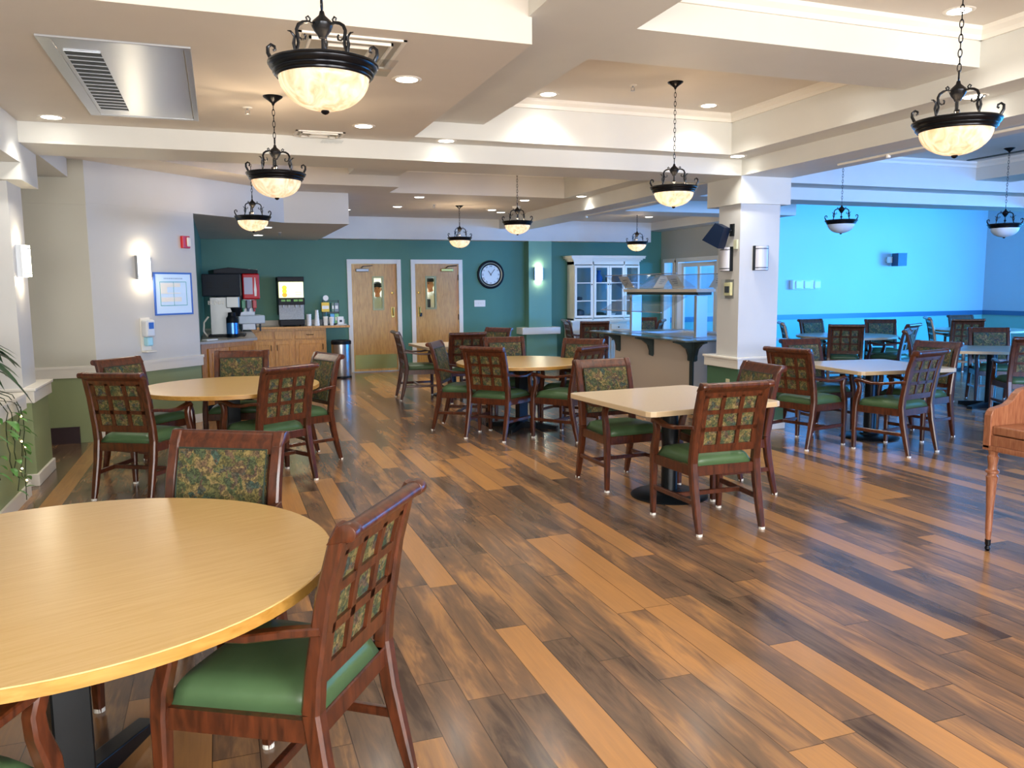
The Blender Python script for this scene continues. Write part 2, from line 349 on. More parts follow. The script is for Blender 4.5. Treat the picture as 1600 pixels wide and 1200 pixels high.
# second bay
Z2=2.88
P('ceiling_soffit',[(-1.36,7.85),(-.9,7.85),(-.9,8.72),(.95,10.57),(.95,15.2),(-1.36,15.2)],Z2,T,'ceil')
BX('ceiling_soffit',.95,2.28,10.57,15.2,Z2,T,'ceil')
BX('ceiling_soffit',2.28,5.17,11.2,15.2,Z2,T,'ceil')
BX('ceiling_strip',-.9,4.9,7.85,8.1,Z2,T)
BX('ceiling_strip',4.9,5.17,7.85,11.2,Z2,T)
BX('ceiling_beam',1.63,2.28,8.1,10.57,3.02,T)
# bulkhead over the drinks alcove, header along the green wall
P('ceiling_bulkhead',[(-1.22,9.29),(.88,11.39),(1.75,11.42),(1.75,15.25),(-1.22,15.25)],2.46,T-.005,'walll')
BX('ceiling_header',1.75,8.5,14.95,15.28,2.48,T,'beam')
# bay right of the column line
BX('ceiling_soffit',5.80,8.94,11.6,15.2,Z2,T,'ceil')
BX('ceiling_beam',5.80,8.94,11.0,11.6,2.70,T)
BX('ceiling_header',8.5,8.94,11.6,15.28,2.72,T)
BX('ceiling_beam',5.80,11.5,9.0,9.5,2.70,T)
BX('ceiling_strip',5.80,11.5,8.62,9.0,2.86,T)
BX('ceiling_strip',5.80,6.12,-3.4,8.62,2.86,T)
BX('ceiling_beam',10.05,10.7,-3.4,8.62,3.0,T)
BX('ceiling_beam',11.5,12.1,-3.4,9.5,2.70,T)
# crown moulding inside the coffers
def crown(name,x0,x1,y0,y1,sides):
    b=B(); prof=[(0,0),(.018,0),(.022,.03),(.05,.055),(.055,.08),(0,.08)]; z=TOP-.08
    if 'N' in sides: b.prism([(y1-p,z+q) for p,q in prof],x0,x1,'x')
    if 'S' in sides: b.prism([(y0+p,z+q) for p,q in prof],x0,x1,'x')
    if 'E' in sides: b.prism([(x1-p,z+q) for p,q in prof],y0,y1,'y')
    if 'W' in sides: b.prism([(x0+p,z+q) for p,q in prof],y0,y1,'y')
    struct(name,b,'white')
crown('trim_1',2.28,4.87,4.83,6.99,'NEWS'); crown('trim_2',2.28,4.87,-3,4.2,'NEW'); crown('trim_3',2.28,4.9,8.1,11.2,'NEW'); crown('trim_4',6.12,10.05,0,8.62,'NEW'); crown('trim_5',-1.38,1.63,-3,4.2,'NEW')
# walls
DL,DR,D2L,D2R,DT=2.34,3.22,3.55,4.44,2.05
YB=15.28
b=B().box(-.4,DL,YB,YB+.12,0,3).box(DR,D2L,YB,YB+.12,0,3).box(D2R,9.0,YB,YB+.12,0,3).box(DL,DR,YB,YB+.12,DT,3).box(D2L,D2R,YB,YB+.12,DT,3)
struct('wall_north',b,'teal')
struct('wall_alcove',B().box(-.37,-.25,10.42,YB,0,2.47),'teal')
q=[(-1.22,9.3),(-.235,10.285),(-.235,10.42),(-.4,10.42),(-1.39,9.42),(-2.6,9.42),(-2.6,9.3)]
struct('wall_angled',B().prism(q,.8,2.47),'walll')
struct('wall_west_far',B().box(-3.6,-1.225,9.295,9.40,.79,2.44).box(-3.6,-1.22,9.285,9.4,2.44,3.25),'wallc')
struct('wall_angled',B().prism(q,0,.68),'sage')
struct('wall_west_far',B().box(-3.6,-1.23,9.295,9.4,0,.69),'sage')
# the header's face is one with the wall below: sconces hang here
def band(name,pts,z0,z1,t,m='white',close=False):
    """moulding along a polyline pts (left side is the room), t = projection"""
    b=B()
    P_=[Vector((x,y)) for x,y in pts]; n=len(P_); outs=[]
    for i,p in enumerate(P_):
        ds=[]
        if i>0: ds.append((P_[i]-P_[i-1]).normalized())
        if i<n-1: ds.append((P_[i+1]-P_[i]).normalized())
        ns=[Vector((d.y,-d.x)) for d in ds]
        if len(ns)==2: mm=(ns[0]+ns[1]); mm/= (mm.dot(ns[0])); outs.append(p+mm*t)
        else: outs.append(p+ns[0]*t)
    for i in range(n-1):
        a,c,d,e=P_[i],P_[i+1],outs[i+1],outs[i]; b.prism([tuple(a),tuple(c),tuple(d),tuple(e)],z0,z1)
    return struct(name,b,m)
def rail3(n,pts):
    band(n,pts,.68,.775,.028); band(n,pts,.775,.80,.04); 
rail3('trim_6',[(-2.6,9.295),(-1.22,9.295),(-.235,10.285),(-.235,10.4)])
band('baseboard_west',[(-1.3,9.295),(-1.22,9.295),(-.235,10.285),(-.235,10.4)],0,.10,.016)
struct('baseboard_vinyl',B().box(-2.4,-1.42,9.26,9.295,0,.17),'rubber')
# near half wall on the left with the ledge the plant stands on
struct('wall_west',B().box(-2.1,-1.45,-3.4,6.98,0,.68),'sage')
rail3('trim_7',[(-1.45,-3.4),(-1.45,6.98),(-2.1,6.98)])
struct('trim_8',B().box(-2.1,-1.45,-3.4,6.98,.68,.80),'white')
band('baseboard_west',[(-1.45,-3.4),(-1.45,6.98),(-2.1,6.98)],0,.10,.018)
struct('wall_west_outer',B().box(-4,-3.9,-3.5,9.3,0,T),'wallc')
# columns
def column(n,x0,x1,y0,y1,shaft,base,sh):
    struct('wall_column_'+n,B().box(*sh,.79,2.43),shaft); struct('wall_column_'+n,B().box(x0,x1,y0,y1,0,.70),base)
    pts=[(x0,y0),(x1,y0),(x1,y1),(x0,y1),(x0,y0)]
    struct('trim_9',B().box(x0-.028,x1+.028,y0-.028,y1+.028,.68,.775,.004).box(x0-.042,x1+.042,y0-.042,y1+.042,.775,.80,.004),'white')
    struct('baseboard_column_'+n,B().box(x0-.018,x1+.018,y0-.018,y1+.018,0,.10,.004),'white')
column('west',-2.1,-1.45,7.32,7.98,'walll','sage',(-2.05,-1.50,7.32,7.80))
column('east',5.18,5.78,7.22,7.80,'walll','dsage',(5.20,5.70,7.27,7.66))
# pilaster on the green wall
struct('wall_pilaster',B().box(5.82,6.31,15.06,YB,.6,2.48).box(5.74,6.4,15.0,YB,0,.64),'pilas')
struct('trim_10',B().box(5.63,6.45,14.93,YB,.64,.775,.006),'white')
# beige wall with openings to the blue dining room
b=B().box(8.94,9.04,15.09,YB,0,2.08).box(8.94,9.04,14.56,14.73,0,2.08).box(8.94,9.04,12.9,13.14,0,2.08).box(8.94,9.04,12.9,YB,2.08,2.9).box(8.94,9.04,14.73,15.09,0,.5)
struct('wall_divider',b,'wallc')
b=B()
for y0,y1,zb in ((14.73,15.09,.5),(13.14,14.56,0)):
    b.box(8.90,9.06,y0-.05,y0+.02,zb,2.10).box(8.90,9.06,y1-.02,y1+.05,zb,2.10).box(8.901,9.061,y0-.05,y1+.05,2.06,2.14)
struct('trim_11',b,'white')
struct('window_1',B().box(8.97,8.98,14.74,15.08,.5,2.07),'glass')
# blue dining room
struct('wall_blue_north',B().box(9.0,18.4,YB,YB+.12,.80,3.9),'bluew'); struct('wall_blue_north',B().box(9.0,18.4,YB,YB+.12,0,.80),'bluelow')
struct('wall_blue_east',B().box(18.3,18.42,-3.5,YB,.80,3.9),'bluew'); struct('wall_blue_east',B().box(18.3,18.42,-3.5,YB,0,.80),'bluelow')
struct('trim_12',B().box(9.04,18.3,YB-.03,YB,.79,.90),'rail'); struct('trim_13',B().box(18.27,18.3,-3.4,YB-.03,.79,.90),'rail')
struct('wall_south',B().box(-4,18.4,-3.6,-3.5,0,3.3),'walll')
for i,(x0,x1) in enumerate(((-2.0,0),(1.0,3.0),(3.4,5.4),(7.1,9.3),(10.1,12.3),(13.1,15.3))):
    struct('window_%d'%(i+2),B().box(x0,x1,-3.5,-3.47,.8,2.5).box(x0+.06,x0+.98*(x1-x0)/2,-3.49,-3.46,.86,2.44),'white')  # unseen; those at the western end are added to go with the back fill
for i,y in enumerate((4.2,7.2,10.2)):
    struct('window_%d'%(i+8),B().box(18.24,18.3,y-1.2,y+1.2,.75,2.55),'white')
# kitchen behind the swing doors
struct('wall_kitchen',B().box(-1,8.5,19,19.1,0,3).box(-1,-.9,15.4,19,0,3).box(8.4,8.5,15.4,19,0,3),'kit')
struct('ceiling_kitchen',B().box(-1,8.5,15.4,19.1,2.7,2.75),'kit')
for x in (2.6,4.6):
    l=tag(obj('ceiling_troffer',B().box(-.6,.6,-.3,.3,0,.03),'kitlamp'),'kitchen ceiling light seen through the %s door window'%('left' if x<3 else 'right'),'light','kitchen ceiling lights'); l.location=(x,17.2,2.665)
    area('kitchen_light',(x,17.2,2.6),(0,0,0),1.2,.6,38,(1,1,.92))

# ---------------------------------------------------------------- swing doors
def door(n,x0,x1,side,closer,kickm='kick'):
    root=bpy.data.objects.new('door_%d'%n,None); COL.objects.link(root); root['kind']='structure'; root.location=((x0+x1)/2,YB,0)
    w=(x1-x0)/2; t=.07
    obj('door_frame',B().box(-w-t,-w+.012,-.02,.12,0,DT+t,.004).box(w-.012,w+t,-.02,.12,0,DT+t,.004).box(-w+.0,w,-.02,.12,DT-.012,DT+t,.004),'white',root)
    wc=-.005+(.08 if n==1 else -.115)+(0.0)
    wx0,wx1,wz0,wz1=wc-.075,wc+.075,1.20,1.77
    Y0,Y1=(.06,.1) if n==1 else (.02,.065)
    a=-w+.014; c=w-.014
    obj('door_leaf',B().box(a,wx0,Y0,Y1,.01,DT-.015).box(wx1,c,Y0,Y1,.01,DT-.015).box(wx0,wx1,Y0,Y1,.01,wz0).box(wx0,wx1,Y0,Y1,wz1,DT-.015),'doorw',root)
    obj('vision_frame',B().box(wx0-.035,wx0,Y0-.012,Y1+.01,wz0-.035,wz1+.035).box(wx1,wx1+.035,Y0-.012,Y1+.01,wz0-.035,wz1+.035).box(wx0,wx1,Y0-.011,Y1+.01,wz0-.035,wz0).box(wx0,wx1,Y0-.011,Y1+.01,wz1,wz1+.035),mat('bronze_frame',hx('8a8a64'),.4,.4),root)
    obj('vision_glass',B().box(wx0,wx1,(Y0+Y1)/2-.003,(Y0+Y1)/2+.003,wz0,wz1),'vision',root)
    hx_=side*(w-.09)
    hp=obj('handle_plate',B().box(hx_-.035,hx_+.035,Y0-.008,Y0,1.02,1.22,.003),'brass',root)
    obj('pull_handle',B().tube([(hx_,Y0-.008,1.06),(hx_,Y0-.05,1.07),(hx_,Y0-.055,1.13),(hx_,Y0-.05,1.19),(hx_,Y0-.008,1.20)],.009),'brass',root)
    obj('deadbolt',B().lathe([(0,0),(.028,0),(.025,.02),(0,.022)],16,Matrix.Translation((hx_,Y0,1.49))@Matrix.Rotation(R(90),4,'X')),'brass',root)
    if n==1: obj('kick_plate',B().box(a+.03,c-.02,Y0-.003,Y0,.05,.32),kickm,root)
    cb=obj('door_closer',B().box(closer-.12,closer+.12,Y0-.05,Y0,DT-.16,DT-.10,.01,2),'steel2' if n==1 else 'brass',root)
    obj('closer_arm',B().tube([(closer-.02,Y0-.03,DT-.09),(closer+.02,Y0-.06,DT-.06),(closer+.2,Y0-.04,DT-.045)],.009),'steel' if n==1 else 'bronze',cb)
    if n==2: obj('hinge',B().cyl(w-.012,Y0-.01,1.72,1.83,.012,8).cyl(w-.012,Y0-.01,.95,1.06,.012,8),'bronze',root)
    if n==2: obj('padlock',B().box(hx_-.005,hx_+.045,Y0-.04,Y0-.012,1.03,1.10,.006),'bronze',root)
    return root
door(1,DL,DR,1,-.22); door(2,D2L,D2R,-1,.2)

# ---------------------------------------------------------------- dining chair (origin on the floor under the seat centre, facing +Y)
CB=-.33   # the top rail stands this far behind the seat centre
def make_chair():
    t=thing('dining_armchair','x','chair')
    # side posts with the leg running up into the back
    front=[(-.315,0),(-.285,.12),(-.245,.30),(-.225,.45),(-.235,.55),(-.275,.78),(-.315,.925),(-.335,.965)]
    for s in (-1,1):
        pts=[(s*.232,y,z) for y,z in front]
        obj('rear_leg',B().sweep([p for p in pts[:4]],[.018,.022,.025,.026],[.016,.022,.026,.027]),'chairwood',t,True)
        obj('back_post',B().sweep(pts[3:],[.026,.026,.025,.024,.024],[.027,.025,.022,.020,.018]),'chairwood',t,True)
        lg=obj('front_leg',B().sweep([(s*.262,.225,0),(s*.262,.225,.2),(s*.262,.222,.40),(s*.262,.215,.48),(s*.262,.19,.56),(s*.262,.185,.61),(s*.262,.20,.65)],[.017,.021,.025,.024,.021,.020,.021],[.017,.021,.025,.025,.022,.021,.021]),'chairwood',t,True)
        obj('armrest',B().sweep([(s*.245,-.265,.685),(s*.252,-.18,.675),(s*.262,-.06,.655),(s*.268,.06,.65),(s*.268,.15,.665),(s*.265,.205,.672),(s*.264,.232,.655)],[.017,.019,.022,.025,.026,.024,.02],[.012,.012,.012,.012,.013,.015,.014]),'chairwood',t,True)
        obj('glide',B().cyl(s*.232,-.315,-.0,.015,.020,14).cyl(s*.262,.225,0,.015,.0205,14),'glide',t)
        obj('side_stretcher',B().sweep([(s*.235,-.268,.20),(s*.262,.215,.20)],.012,.016),'chairwood',t)
    obj('cross_stretcher',B().box(-.25,.25,-.055,-.03,.187,.217,.003),'chairwood',t)
    obj('seat_frame',B().box(-.272,.272,.205,.235,.365,.43,.004).box(-.245,.245,-.24,-.21,.365,.43,.004).prism([(-.272,.21),(-.25,.21),(-.225,-.22),(-.247,-.22)],.366,.43).prism([(.272,.21),(.25,.21),(.225,-.22),(.247,-.22)],.366,.43),'chairwood',t)
    # domed cushion
    b=B(); n=12; g=[]
    for j in range(n+1):
        row=[]
        for i in range(n+1):
            u=i/n*2-1; v=j/n*2-1; yy=v*.232-.0; hw=.256+.018*v*1.0-.018
            e=max(0,1-abs(u)**4.5)*max(0,1-abs(v)**4.5); row.append(b.bm.verts.new((u*hw,yy+.0,.43+.074*e**.33)))
        g.append(row)
    for j in range(n):
        for i in range(n): b.bm.faces.new((g[j][i],g[j][i+1],g[j+1][i+1],g[j+1][i]))
    b.bm.faces.new([v for v in g[0]][::-1]+[g[j][0] for j in range(1,n+1)]+g[n][1:]+[g[j][n] for j in range(n-1,0,-1)])
    obj('seat_cushion',b,'seat',t,'all')
    # back: everything below lies in the plane tilted with the posts
    def yz(z): # centre line of the back at height z
        for (y0,z0),(y1,z1) in zip(front,front[1:]):
            if z0<=z<=z1: return y0+(y1-y0)*(z-z0)/(z1-z0)
        return front[-1][0]
    def slab(x0,x1,z0,z1,d0,d1,n=3):
        bb=B(); zs=[z0+(z1-z0)*i/n for i in range(n+1)]
        bb.prism([(yz(z)+d0,z) for z in zs]+[(yz(z)+d1,z) for z in zs[::-1]],x0,x1,'x'); return bb
    obj('back_panel',slab(-.195,.195,.565,.905,-.002,.012,4),'tap',t,label='floral tapestry panel seen between the lattice bars')
    fp=slab(-.196,.196,.55,.905,.012,.03,5); obj('front_upholstery',fp,'tap',t)
    pp=[(-.197,yz(.91)+.03,.905),(.197,yz(.91)+.03,.905),(.197,yz(.73)+.031,.73),(.197,yz(.552)+.03,.552),(-.197,yz(.552)+.03,.552),(-.197,yz(.73)+.031,.73)]
    obj('piping',B().tube(pp,.004,6,True),mat('dark_piping',hx('23352a'),.7) if 'pip' not in M else M['pip'],t)
    b=slab(-.212,.212,.515,.565,-.014,.018,1)
    def add(x0,x1,z0,z1,n=2):
        zs=[z0+(z1-z0)*i/n for i in range(n+1)]; b.prism([(yz(z)-.014,z) for z in zs]+[(yz(z)-.001,z) for z in zs[::-1]],x0,x1,'x')
    for x in (-.068,.068): add(x-.014,x+.014,.565,.885,4)
    for z in (.667,.778): 
        add(-.212,.212,z-.014,z+.014,1)
    add(-.212,-.176,.565,.885,4); add(.176,.212,.565,.885,4); add(-.212,.212,.872,.91,1)
    obj('back_lattice',b,'chairwood',t)
    # scrolled top rail
    cy,cz=-.348,.95
    prof=[(cy+.02+.0,.885)]+[(cy+.0+.027*math.cos(a),cz+.024*math.sin(a)) for a in [R(x) for x in range(-10,215,15)]]+[(cy+.0-.012+.02,.885)]
    prof=[(yz(.885)+.014,.885),(yz(.92)+.016,.92)]+[(cy+.026*math.cos(a),cz+.022*math.sin(a)) for a in [R(x) for x in range(10,250,15)]]+[(yz(.9)-.014,.905),(yz(.885)-.014,.885)]
    obj('top_rail',B().prism(prof,-.222,.222,'x'),'chairwood',t,True)
    for s in (-1,1):
        xa,xb=(s*.214,s*.258) if s>0 else (s*.258,s*.214)
        obj('rail_scroll',B().prism([(cy+.001+(y-cy)*1.12,cz+(z-cz)*1.12) for y,z in prof[1:-2]],xa,xb,'x',.003),'chairwood',t,True)
    return t
M['pip']=mat('dark_piping',hx('23352a'),.7)
CH=[ # top rail mid x, y, facing, label, group
('A',.01,3.56,-120,'near chair on the far side of the big yellow table, floral front facing the camera','n'),
('B',.40,2.21,146,'closest chair, seen from its lattice back, right of the big yellow table','n'),
('C',-.95,1.72,55,'chair cut off at the bottom left corner, under the big yellow table','n'),
('T1a',-.76,6.50,60,'lattice-backed chair at the near left of the yellow table by the left wall','w'),
('T1b',-.87,7.92,-40,'floral-fronted chair at the far left of the yellow table, below the sanitizer dispenser','w'),
('T1c',.19,8.36,-100,'floral-fronted chair behind the yellow table, before the oak drinks cabinets','w'),
('T1d',.50,6.54,123,'lattice-backed chair at the near right of the yellow table by the left wall','w'),
('T1e',.93,7.65,-160,'chair turned sideways at the right end of the yellow table by the left wall','w'),
('T3a',2.27,8.80,-30,'chair turned right at the left end of the centre round yellow table','c'),
('T3b',2.50,7.78,40,'chair with lattice back in front of the centre round yellow table, left of two','c'),
('T3c',3.24,9.24,-93,'chair with floral front behind the centre round yellow table','c'),
('T3e',3.55,7.42,122,'chair with lattice back at the near right of the centre round yellow table','c'),
('T3f',3.96,8.50,-140,'chair with floral front at the right end of the centre round yellow table','c'),
('T5a',2.34,11.29,-3,'chair turned right at the left of the cream table by the kitchen doors','d'),
('T5b',3.15,10.46,88,'chair with lattice back in front of the cream table by the kitchen doors','d'),
('T5c',3.95,11.50,-150,'small distant chair at the right of the cream table by the kitchen doors','d'),
('T6a',6.12,13.92,-12,'dark chair seen edge on at the left of the round table by the white hutch','h'),
('T6b',6.17,12.78,70,'dark chair with lattice back in front of the white hutch','h'),
('T6c',7.80,13.95,-105,'chair with floral front seen under the glass sneeze guard','h'),
('T6d',7.55,12.85,140,'dark chair with lattice back seen under the glass sneeze guard','h'),
('T2a',2.96,5.99,-87,'floral-fronted chair behind the left corner of the middle square cream table','m'),
('T2b',3.90,5.13,176,'floral-fronted chair at the right side of the middle square cream table','m'),
('T2c',3.00,4.20,89,'lattice-backed chair on the near side of the middle square cream table','m'),
('T4a',5.11,6.34,15,'lattice-backed chair at the near left of the cream table right of the column','e'),
('T4b',6.09,7.35,-91,'floral-fronted chair at the far left of the cream table right of the column','e'),
('T4c',6.05,5.56,103,'lattice-backed chair at the near right of the cream table right of the column','e'),
('T4d',7.03,6.37,-172,'floral-fronted chair at the far right of the cream table right of the column','e'),
('T7a',8.92,9.75,53,'dark chair with lattice back in front of the round taupe table by the blue wall','b'),
('T7b',9.83,11.62,-89,'floral-fronted chair behind the round taupe table, left of two','b'),
('T7c',10.73,10.93,-122,'floral-fronted chair behind the round taupe table, right of two','b'),
('T7d',8.68,10.95,-32,'dark chair seen edge on just right of the column, by the round taupe table','b'),
('T7e',9.93,9.46,114,'lattice-backed chair at the right end of the round taupe table','b'),
('T7f',8.62,8.30,-52,'narrow chair seen edge on at the left corner of the taupe table at the right','r'),
('T8a',12.2,11.3,-38,'chair turned right at the left of the farthest table in the blue room corner','f'),
('T8b',13.45,11.7,-105,'farthest chair, in the blue room corner, only its pale top showing','f'),
('T8c',12.08,10.35,50,'dark chair with lattice back in front of the farthest table in the blue room','f'),
('T9a',9.85,8.11,-125,'chair with blurred floral front behind the taupe table at the right','r'),
('T9r',8.56,6.42,57,'chair cut off by the right edge of the photo, above the wooden organ','r'),
]
GR={'n':'chairs around the big near table','w':'chairs around the left wall table','c':'chairs around the centre round table','d':'chairs by the kitchen doors','h':'chairs by the hutch','m':'chairs around the middle cream table','e':'chairs around the cream table by the column','b':'chairs around the round table by the blue wall','r':'chairs around the right hand taupe table','f':'chairs around the farthest table'}
proto=None
for k,x,y,a,lb,g in CH:
    A=R(a); ox,oy=x-CB*math.cos(A),y-CB*math.sin(A)
    if proto is None:
        proto=make_chair(); proto.location=(ox,oy,0); proto.rotation_euler=(0,0,A-PI/2); proto['label']=lb; proto['group']=GR[g]
    else: dup(proto,(ox,oy,0),A-PI/2,lb,GR[g])

# ---------------------------------------------------------------- tables
def round_table(x,y,r,label,top,edge,rz=0,base='x'):
    t=thing('round_dining_table',label,'table',(x,y,0),rz,'round tables')
    obj('tabletop',B().lathe([(0,.710),(r-.012,.710),(r-.002,.714),(r-.002,.7445),(0,.7445)],96),edge,t,True)
    obj('laminate_surface',B().lathe([(0,.7445),(r-.004,.7445),(r-.006,.7475),(0,.7475)],96),top,t,True)
    obj('table_column',B().box(-.055,.055,-.055,.055,.05,.70,.006).box(-.28,.28,-.03,.03,.685,.71).box(-.03,.03,-.28,.28,.684,.709),'black',t)
    b=B()
    for k in range(2):
        mx=Matrix.Rotation(R(45+90*k),4,'Z'); b.prism([(-.42,.0),(-.42,.035),(-.08,.075),(.08,.075),(.42,.035),(.42,0)],-.035,.035,'y',.004,mx)
    obj('cross_base',b,'black',t)
    return t
round_table(-.49,2.64,.80,'big round yellow oak laminate table in the near left corner','laminate','lamedge',R(20))
round_table(.07,7.33,.74,'round yellow oak laminate table near the left wall and drinks cabinets','laminate','lamedge',R(10))
round_table(3.15,8.40,.73,'round yellow oak laminate table in the centre of the room','laminate','lamedge',R(5))
round_table(7.02,13.45,.74,'distant round yellow table before the white hutch','laminate','lamedge')
round_table(9.65,10.55,.78,'round taupe table along the blue wall, right of the column','greytop','beigee',R(12))
round_table(12.95,10.85,.78,'farthest round taupe table in the corner of the blue room','greytop','beigee',R(30))
def square_table(x,y,s,rz,label,top='beige',disc=True):
    t=thing('square_dining_table',label,'table',(x,y,0),rz,'square tables'); h=s/2; c=.05
    q=[(-h+c,-h),(h-c,-h),(h-c*.3,-h+c*.3),(h,-h+c),(h,h-c),(h-c*.3,h-c*.3),(h-c,h),(-h+c,h),(-h+c*.3,h-c*.3),(-h,h-c),(-h,-h+c),(-h+c*.3,-h+c*.3)]
    obj('tabletop',B().prism(q,.712,.744),'beigee',t); obj('laminate_surface',B().prism([(a*.998,b_*.998) for a,b_ in q],.744,.7475),top,t)
    obj('table_column',B().cyl(0,0,.03,.70,.06,24).box(-.25,.25,-.03,.03,.69,.712).box(-.03,.03,-.25,.25,.689,.711),'black',t,True)
    if disc: obj('disc_base',B().lathe([(0,0),(.285,0),(.287,.008),(.27,.02),(.10,.032),(.085,.05),(0,.05)],48),'black',t,True)
    else:
        b=B()
        for k in range(2): b.prism([(-.40,.0),(-.40,.035),(-.06,.07),(.06,.07),(.40,.035),(.40,0)],-.035,.035,'y',0,Matrix.Rotation(R(45+90*k),4,'Z'))
        obj('cross_base',b,'black',t)
    return t
square_table(3.12,5.17,1.12,R(4.5),'square cream table in the middle with black disc base')
square_table(6.26,6.46,1.10,R(-6),'square cream table right of the column with black disc base')
square_table(3.2,11.45,1.05,R(3),'distant square cream table before the kitchen doors')
square_table(9.2,7.5,1.07,R(-38),'square taupe table near the right edge, behind the wooden organ','greytop',False)

# ---------------------------------------------------------------- pendants (origin at the ceiling)
def scroll(b,pts,r,mx): b.tube(pts,r,8,mx=mx)
def pendant(x,y,zc,label,lit=True,zr=2.38,rz=0,group='bowl pendant lamps'):
    rz=math.atan2(-y,-x)+(rz-R(20))*.5
    t=thing('pendant_lamp',label,'lamp',(x,y,zc),rz,group); d=zr-zc  # rim height relative
    obj('canopy',B().lathe([(0,0),(.066,0),(.062,-.008),(.03,-.03),(.012,-.045),(.006,-.06),(0,-.06)],28),'bronze',t,True)
    ztop=d+.235
    b=B(); n=max(3,int((-.05-ztop)/.034)); st=(-.05-ztop)/n
    for i in range(n):
        z=-.05-st*(i+.5); L_=st*.62; mx=Matrix.Translation((0,0,z))@Matrix.Rotation(R(90*(i%2)),4,'Z')
        b.tube([(.0085*math.cos(a),0,L_*math.sin(a)) for a in [2*PI*k/10 for k in range(10)]],.0026,5,True,mx=mx)
    obj('chain',b,'bronze',t,True)
    obj('hanging_ring',B().tube([(.018*math.cos(a),0,ztop-.02+.024*math.sin(a)) for a in [2*PI*k/16 for k in range(16)]],.0035,6,True),'bronze',t,True)
    obj('finial_cap',B().lathe([(0,ztop-.04),(.008,ztop-.045),(.012,ztop-.06),(.036,ztop-.082),(.040,ztop-.09),(.038,ztop-.10),(.030,ztop-.115),(.018,ztop-.13),(.014,ztop-.14),(0,ztop-.145)],24),'bronze',t,True)
    obj('stem',B().tube([(0,0,ztop-.14),(0,0,d+.02)],.006,8).lathe([(0,d+.06),(.012,d+.055),(.014,d+.045),(.006,d+.03),(0,d+.03)],12),'bronze',t,True)
    for k in range(3):
        b=B(); mx=Matrix.Rotation(R(120*k+60),4,'Z')
        zt=ztop-.095
        arm=[(.038,0,zt),(.055,0,zt+.004),(.075,0,zt-.001),(.092,0,zt-.012),(.100,0,zt-.030),(.098,0,zt-.052),(.094,0,zt-.075),(.098,0,d+.05),(.108,0,d+.02),(.118,0,d+.004)]
        b.tube(arm,[.005,.006,.0065,.0065,.0065,.006,.006,.006,.0055,.005],7,mx=mx)
        b.tube([(.098,0,zt-.03),(.092,0,zt-.055),(.08,0,zt-.062),(.068,0,zt-.058),(.066,0,zt-.046),(.072,0,zt-.041)],.0038,6,mx=mx)
        b.sphere((0,0,0),.0001,8) if False else None
        b.tube([(.106,0,d+.03),(.112,0,d+.06),(.108,0,d+.085),(.122,0,d+.10),(.134,0,d+.10)],[.005,.0065,.005,.0035,.0015],6,mx=mx)
        b.tube([(.05,0,zt+.002),(.046,0,zt+.016),(.054,0,zt+.024),(.062,0,zt+.018),(.058,0,zt+.01)],.0035,6,mx=mx)
        obj('scroll_arm',b,'bronze',t,True)
    for a in (-86,86,180):
        mx=Matrix.Rotation(R(a),4,'Z'); obj('rim_scroll',B().tube([(.176,0,d),(.186,0,d+.016),(.196,0,d+.036),(.196,0,d+.056),(.184,0,d+.066),(.172,0,d+.060),(.170,0,d+.048),(.178,0,d+.044)],[.008,.0075,.007,.0065,.006,.0055,.005,.006],8,mx=mx),'bronze',t,True)
    obj('rim_band',B().lathe([(.176,d+.004),(.192,d+.006),(.199,d+.003),(.200,d-.003),(.196,d-.007),(.195,d-.013),(.188,d-.021),(.181,d-.026),(.180,d-.030),(.183,d-.033),(.180,d-.038),(.174,d-.041),(.173,d-.046),(.168,d-.050),(.163,d-.048),(.163,d-.03)],56,cap=None),'bronze',t,True)
    bw=[(.164*math.cos(a),d-.044-.118*math.sin(a)) for a in [R(v) for v in range(0,91,9)]]; bw[-1]=(0,bw[-1][1])
    bw=bw+[(r_*.97,z_+.004) for r_,z_ in bw[::-1]]; b=B(); b.lathe(bw,48,cap=None)
    obj('glass_bowl',b,'bowl' if lit else 'bowloff',t,'all')
    obj('bottom_finial',B().lathe([(0,d-.156),(.014,d-.160),(.016,d-.167),(.010,d-.173),(0,d-.177)],14),'bronze',t,True)
    if lit:
        for a_,e_ in ((R(-20),5.0),(R(160),2.5)):
            l=bpy.data.lights.new('pendant_bulb','POINT'); l.energy=e_; l.color=(1,.74,.48); l.shadow_soft_size=.02
            o=bpy.data.objects.new('pendant_bulb',l); COL.objects.link(o); o.location=(x+.065*math.cos(a_),y+.065*math.sin(a_),zr-.012)
    return t
pendant(.405,3.13,TOP,'lit bowl pendant lamp hanging large at the top left, nearest of all',rz=R(8))
pendant(.41,5.84,2.86,'lit bowl pendant lamp below and left of the nearest one',zr=2.35,rz=R(35))
pendant(.405,9.6,TOP,'lit bowl pendant lamp left, small, before the white bulkhead over the drinks alcove',rz=R(40))
pendant(2.92+.82,12.65,Z2,'lit bowl pendant lamp hanging before the kitchen doors',zr=2.38,rz=R(50)) if False else pendant(3.70,12.65,Z2,'lit bowl pendant lamp hanging before the right kitchen door',zr=2.375,rz=R(50))
pendant(3.71,10.0,TOP,'lit bowl pendant lamp in the second coffer, above the clock',zr=2.42,rz=R(10))
pendant(7.08,12.95,Z2,'lit bowl pendant lamp hanging before the white hutch',zr=2.36,rz=R(50))
pendant(3.66,6.06,TOP,'lit bowl pendant lamp on a long chain in the middle coffer',zr=2.395,rz=R(20))
pendant(3.43,3.07,TOP,'brightest lit bowl pendant lamp at the top right',zr=2.35,rz=R(25))
pendant(7.55,8.42,TOP,'unlit bowl pendant lamp in the blue room, nearest the column',False,2.385,R(20))
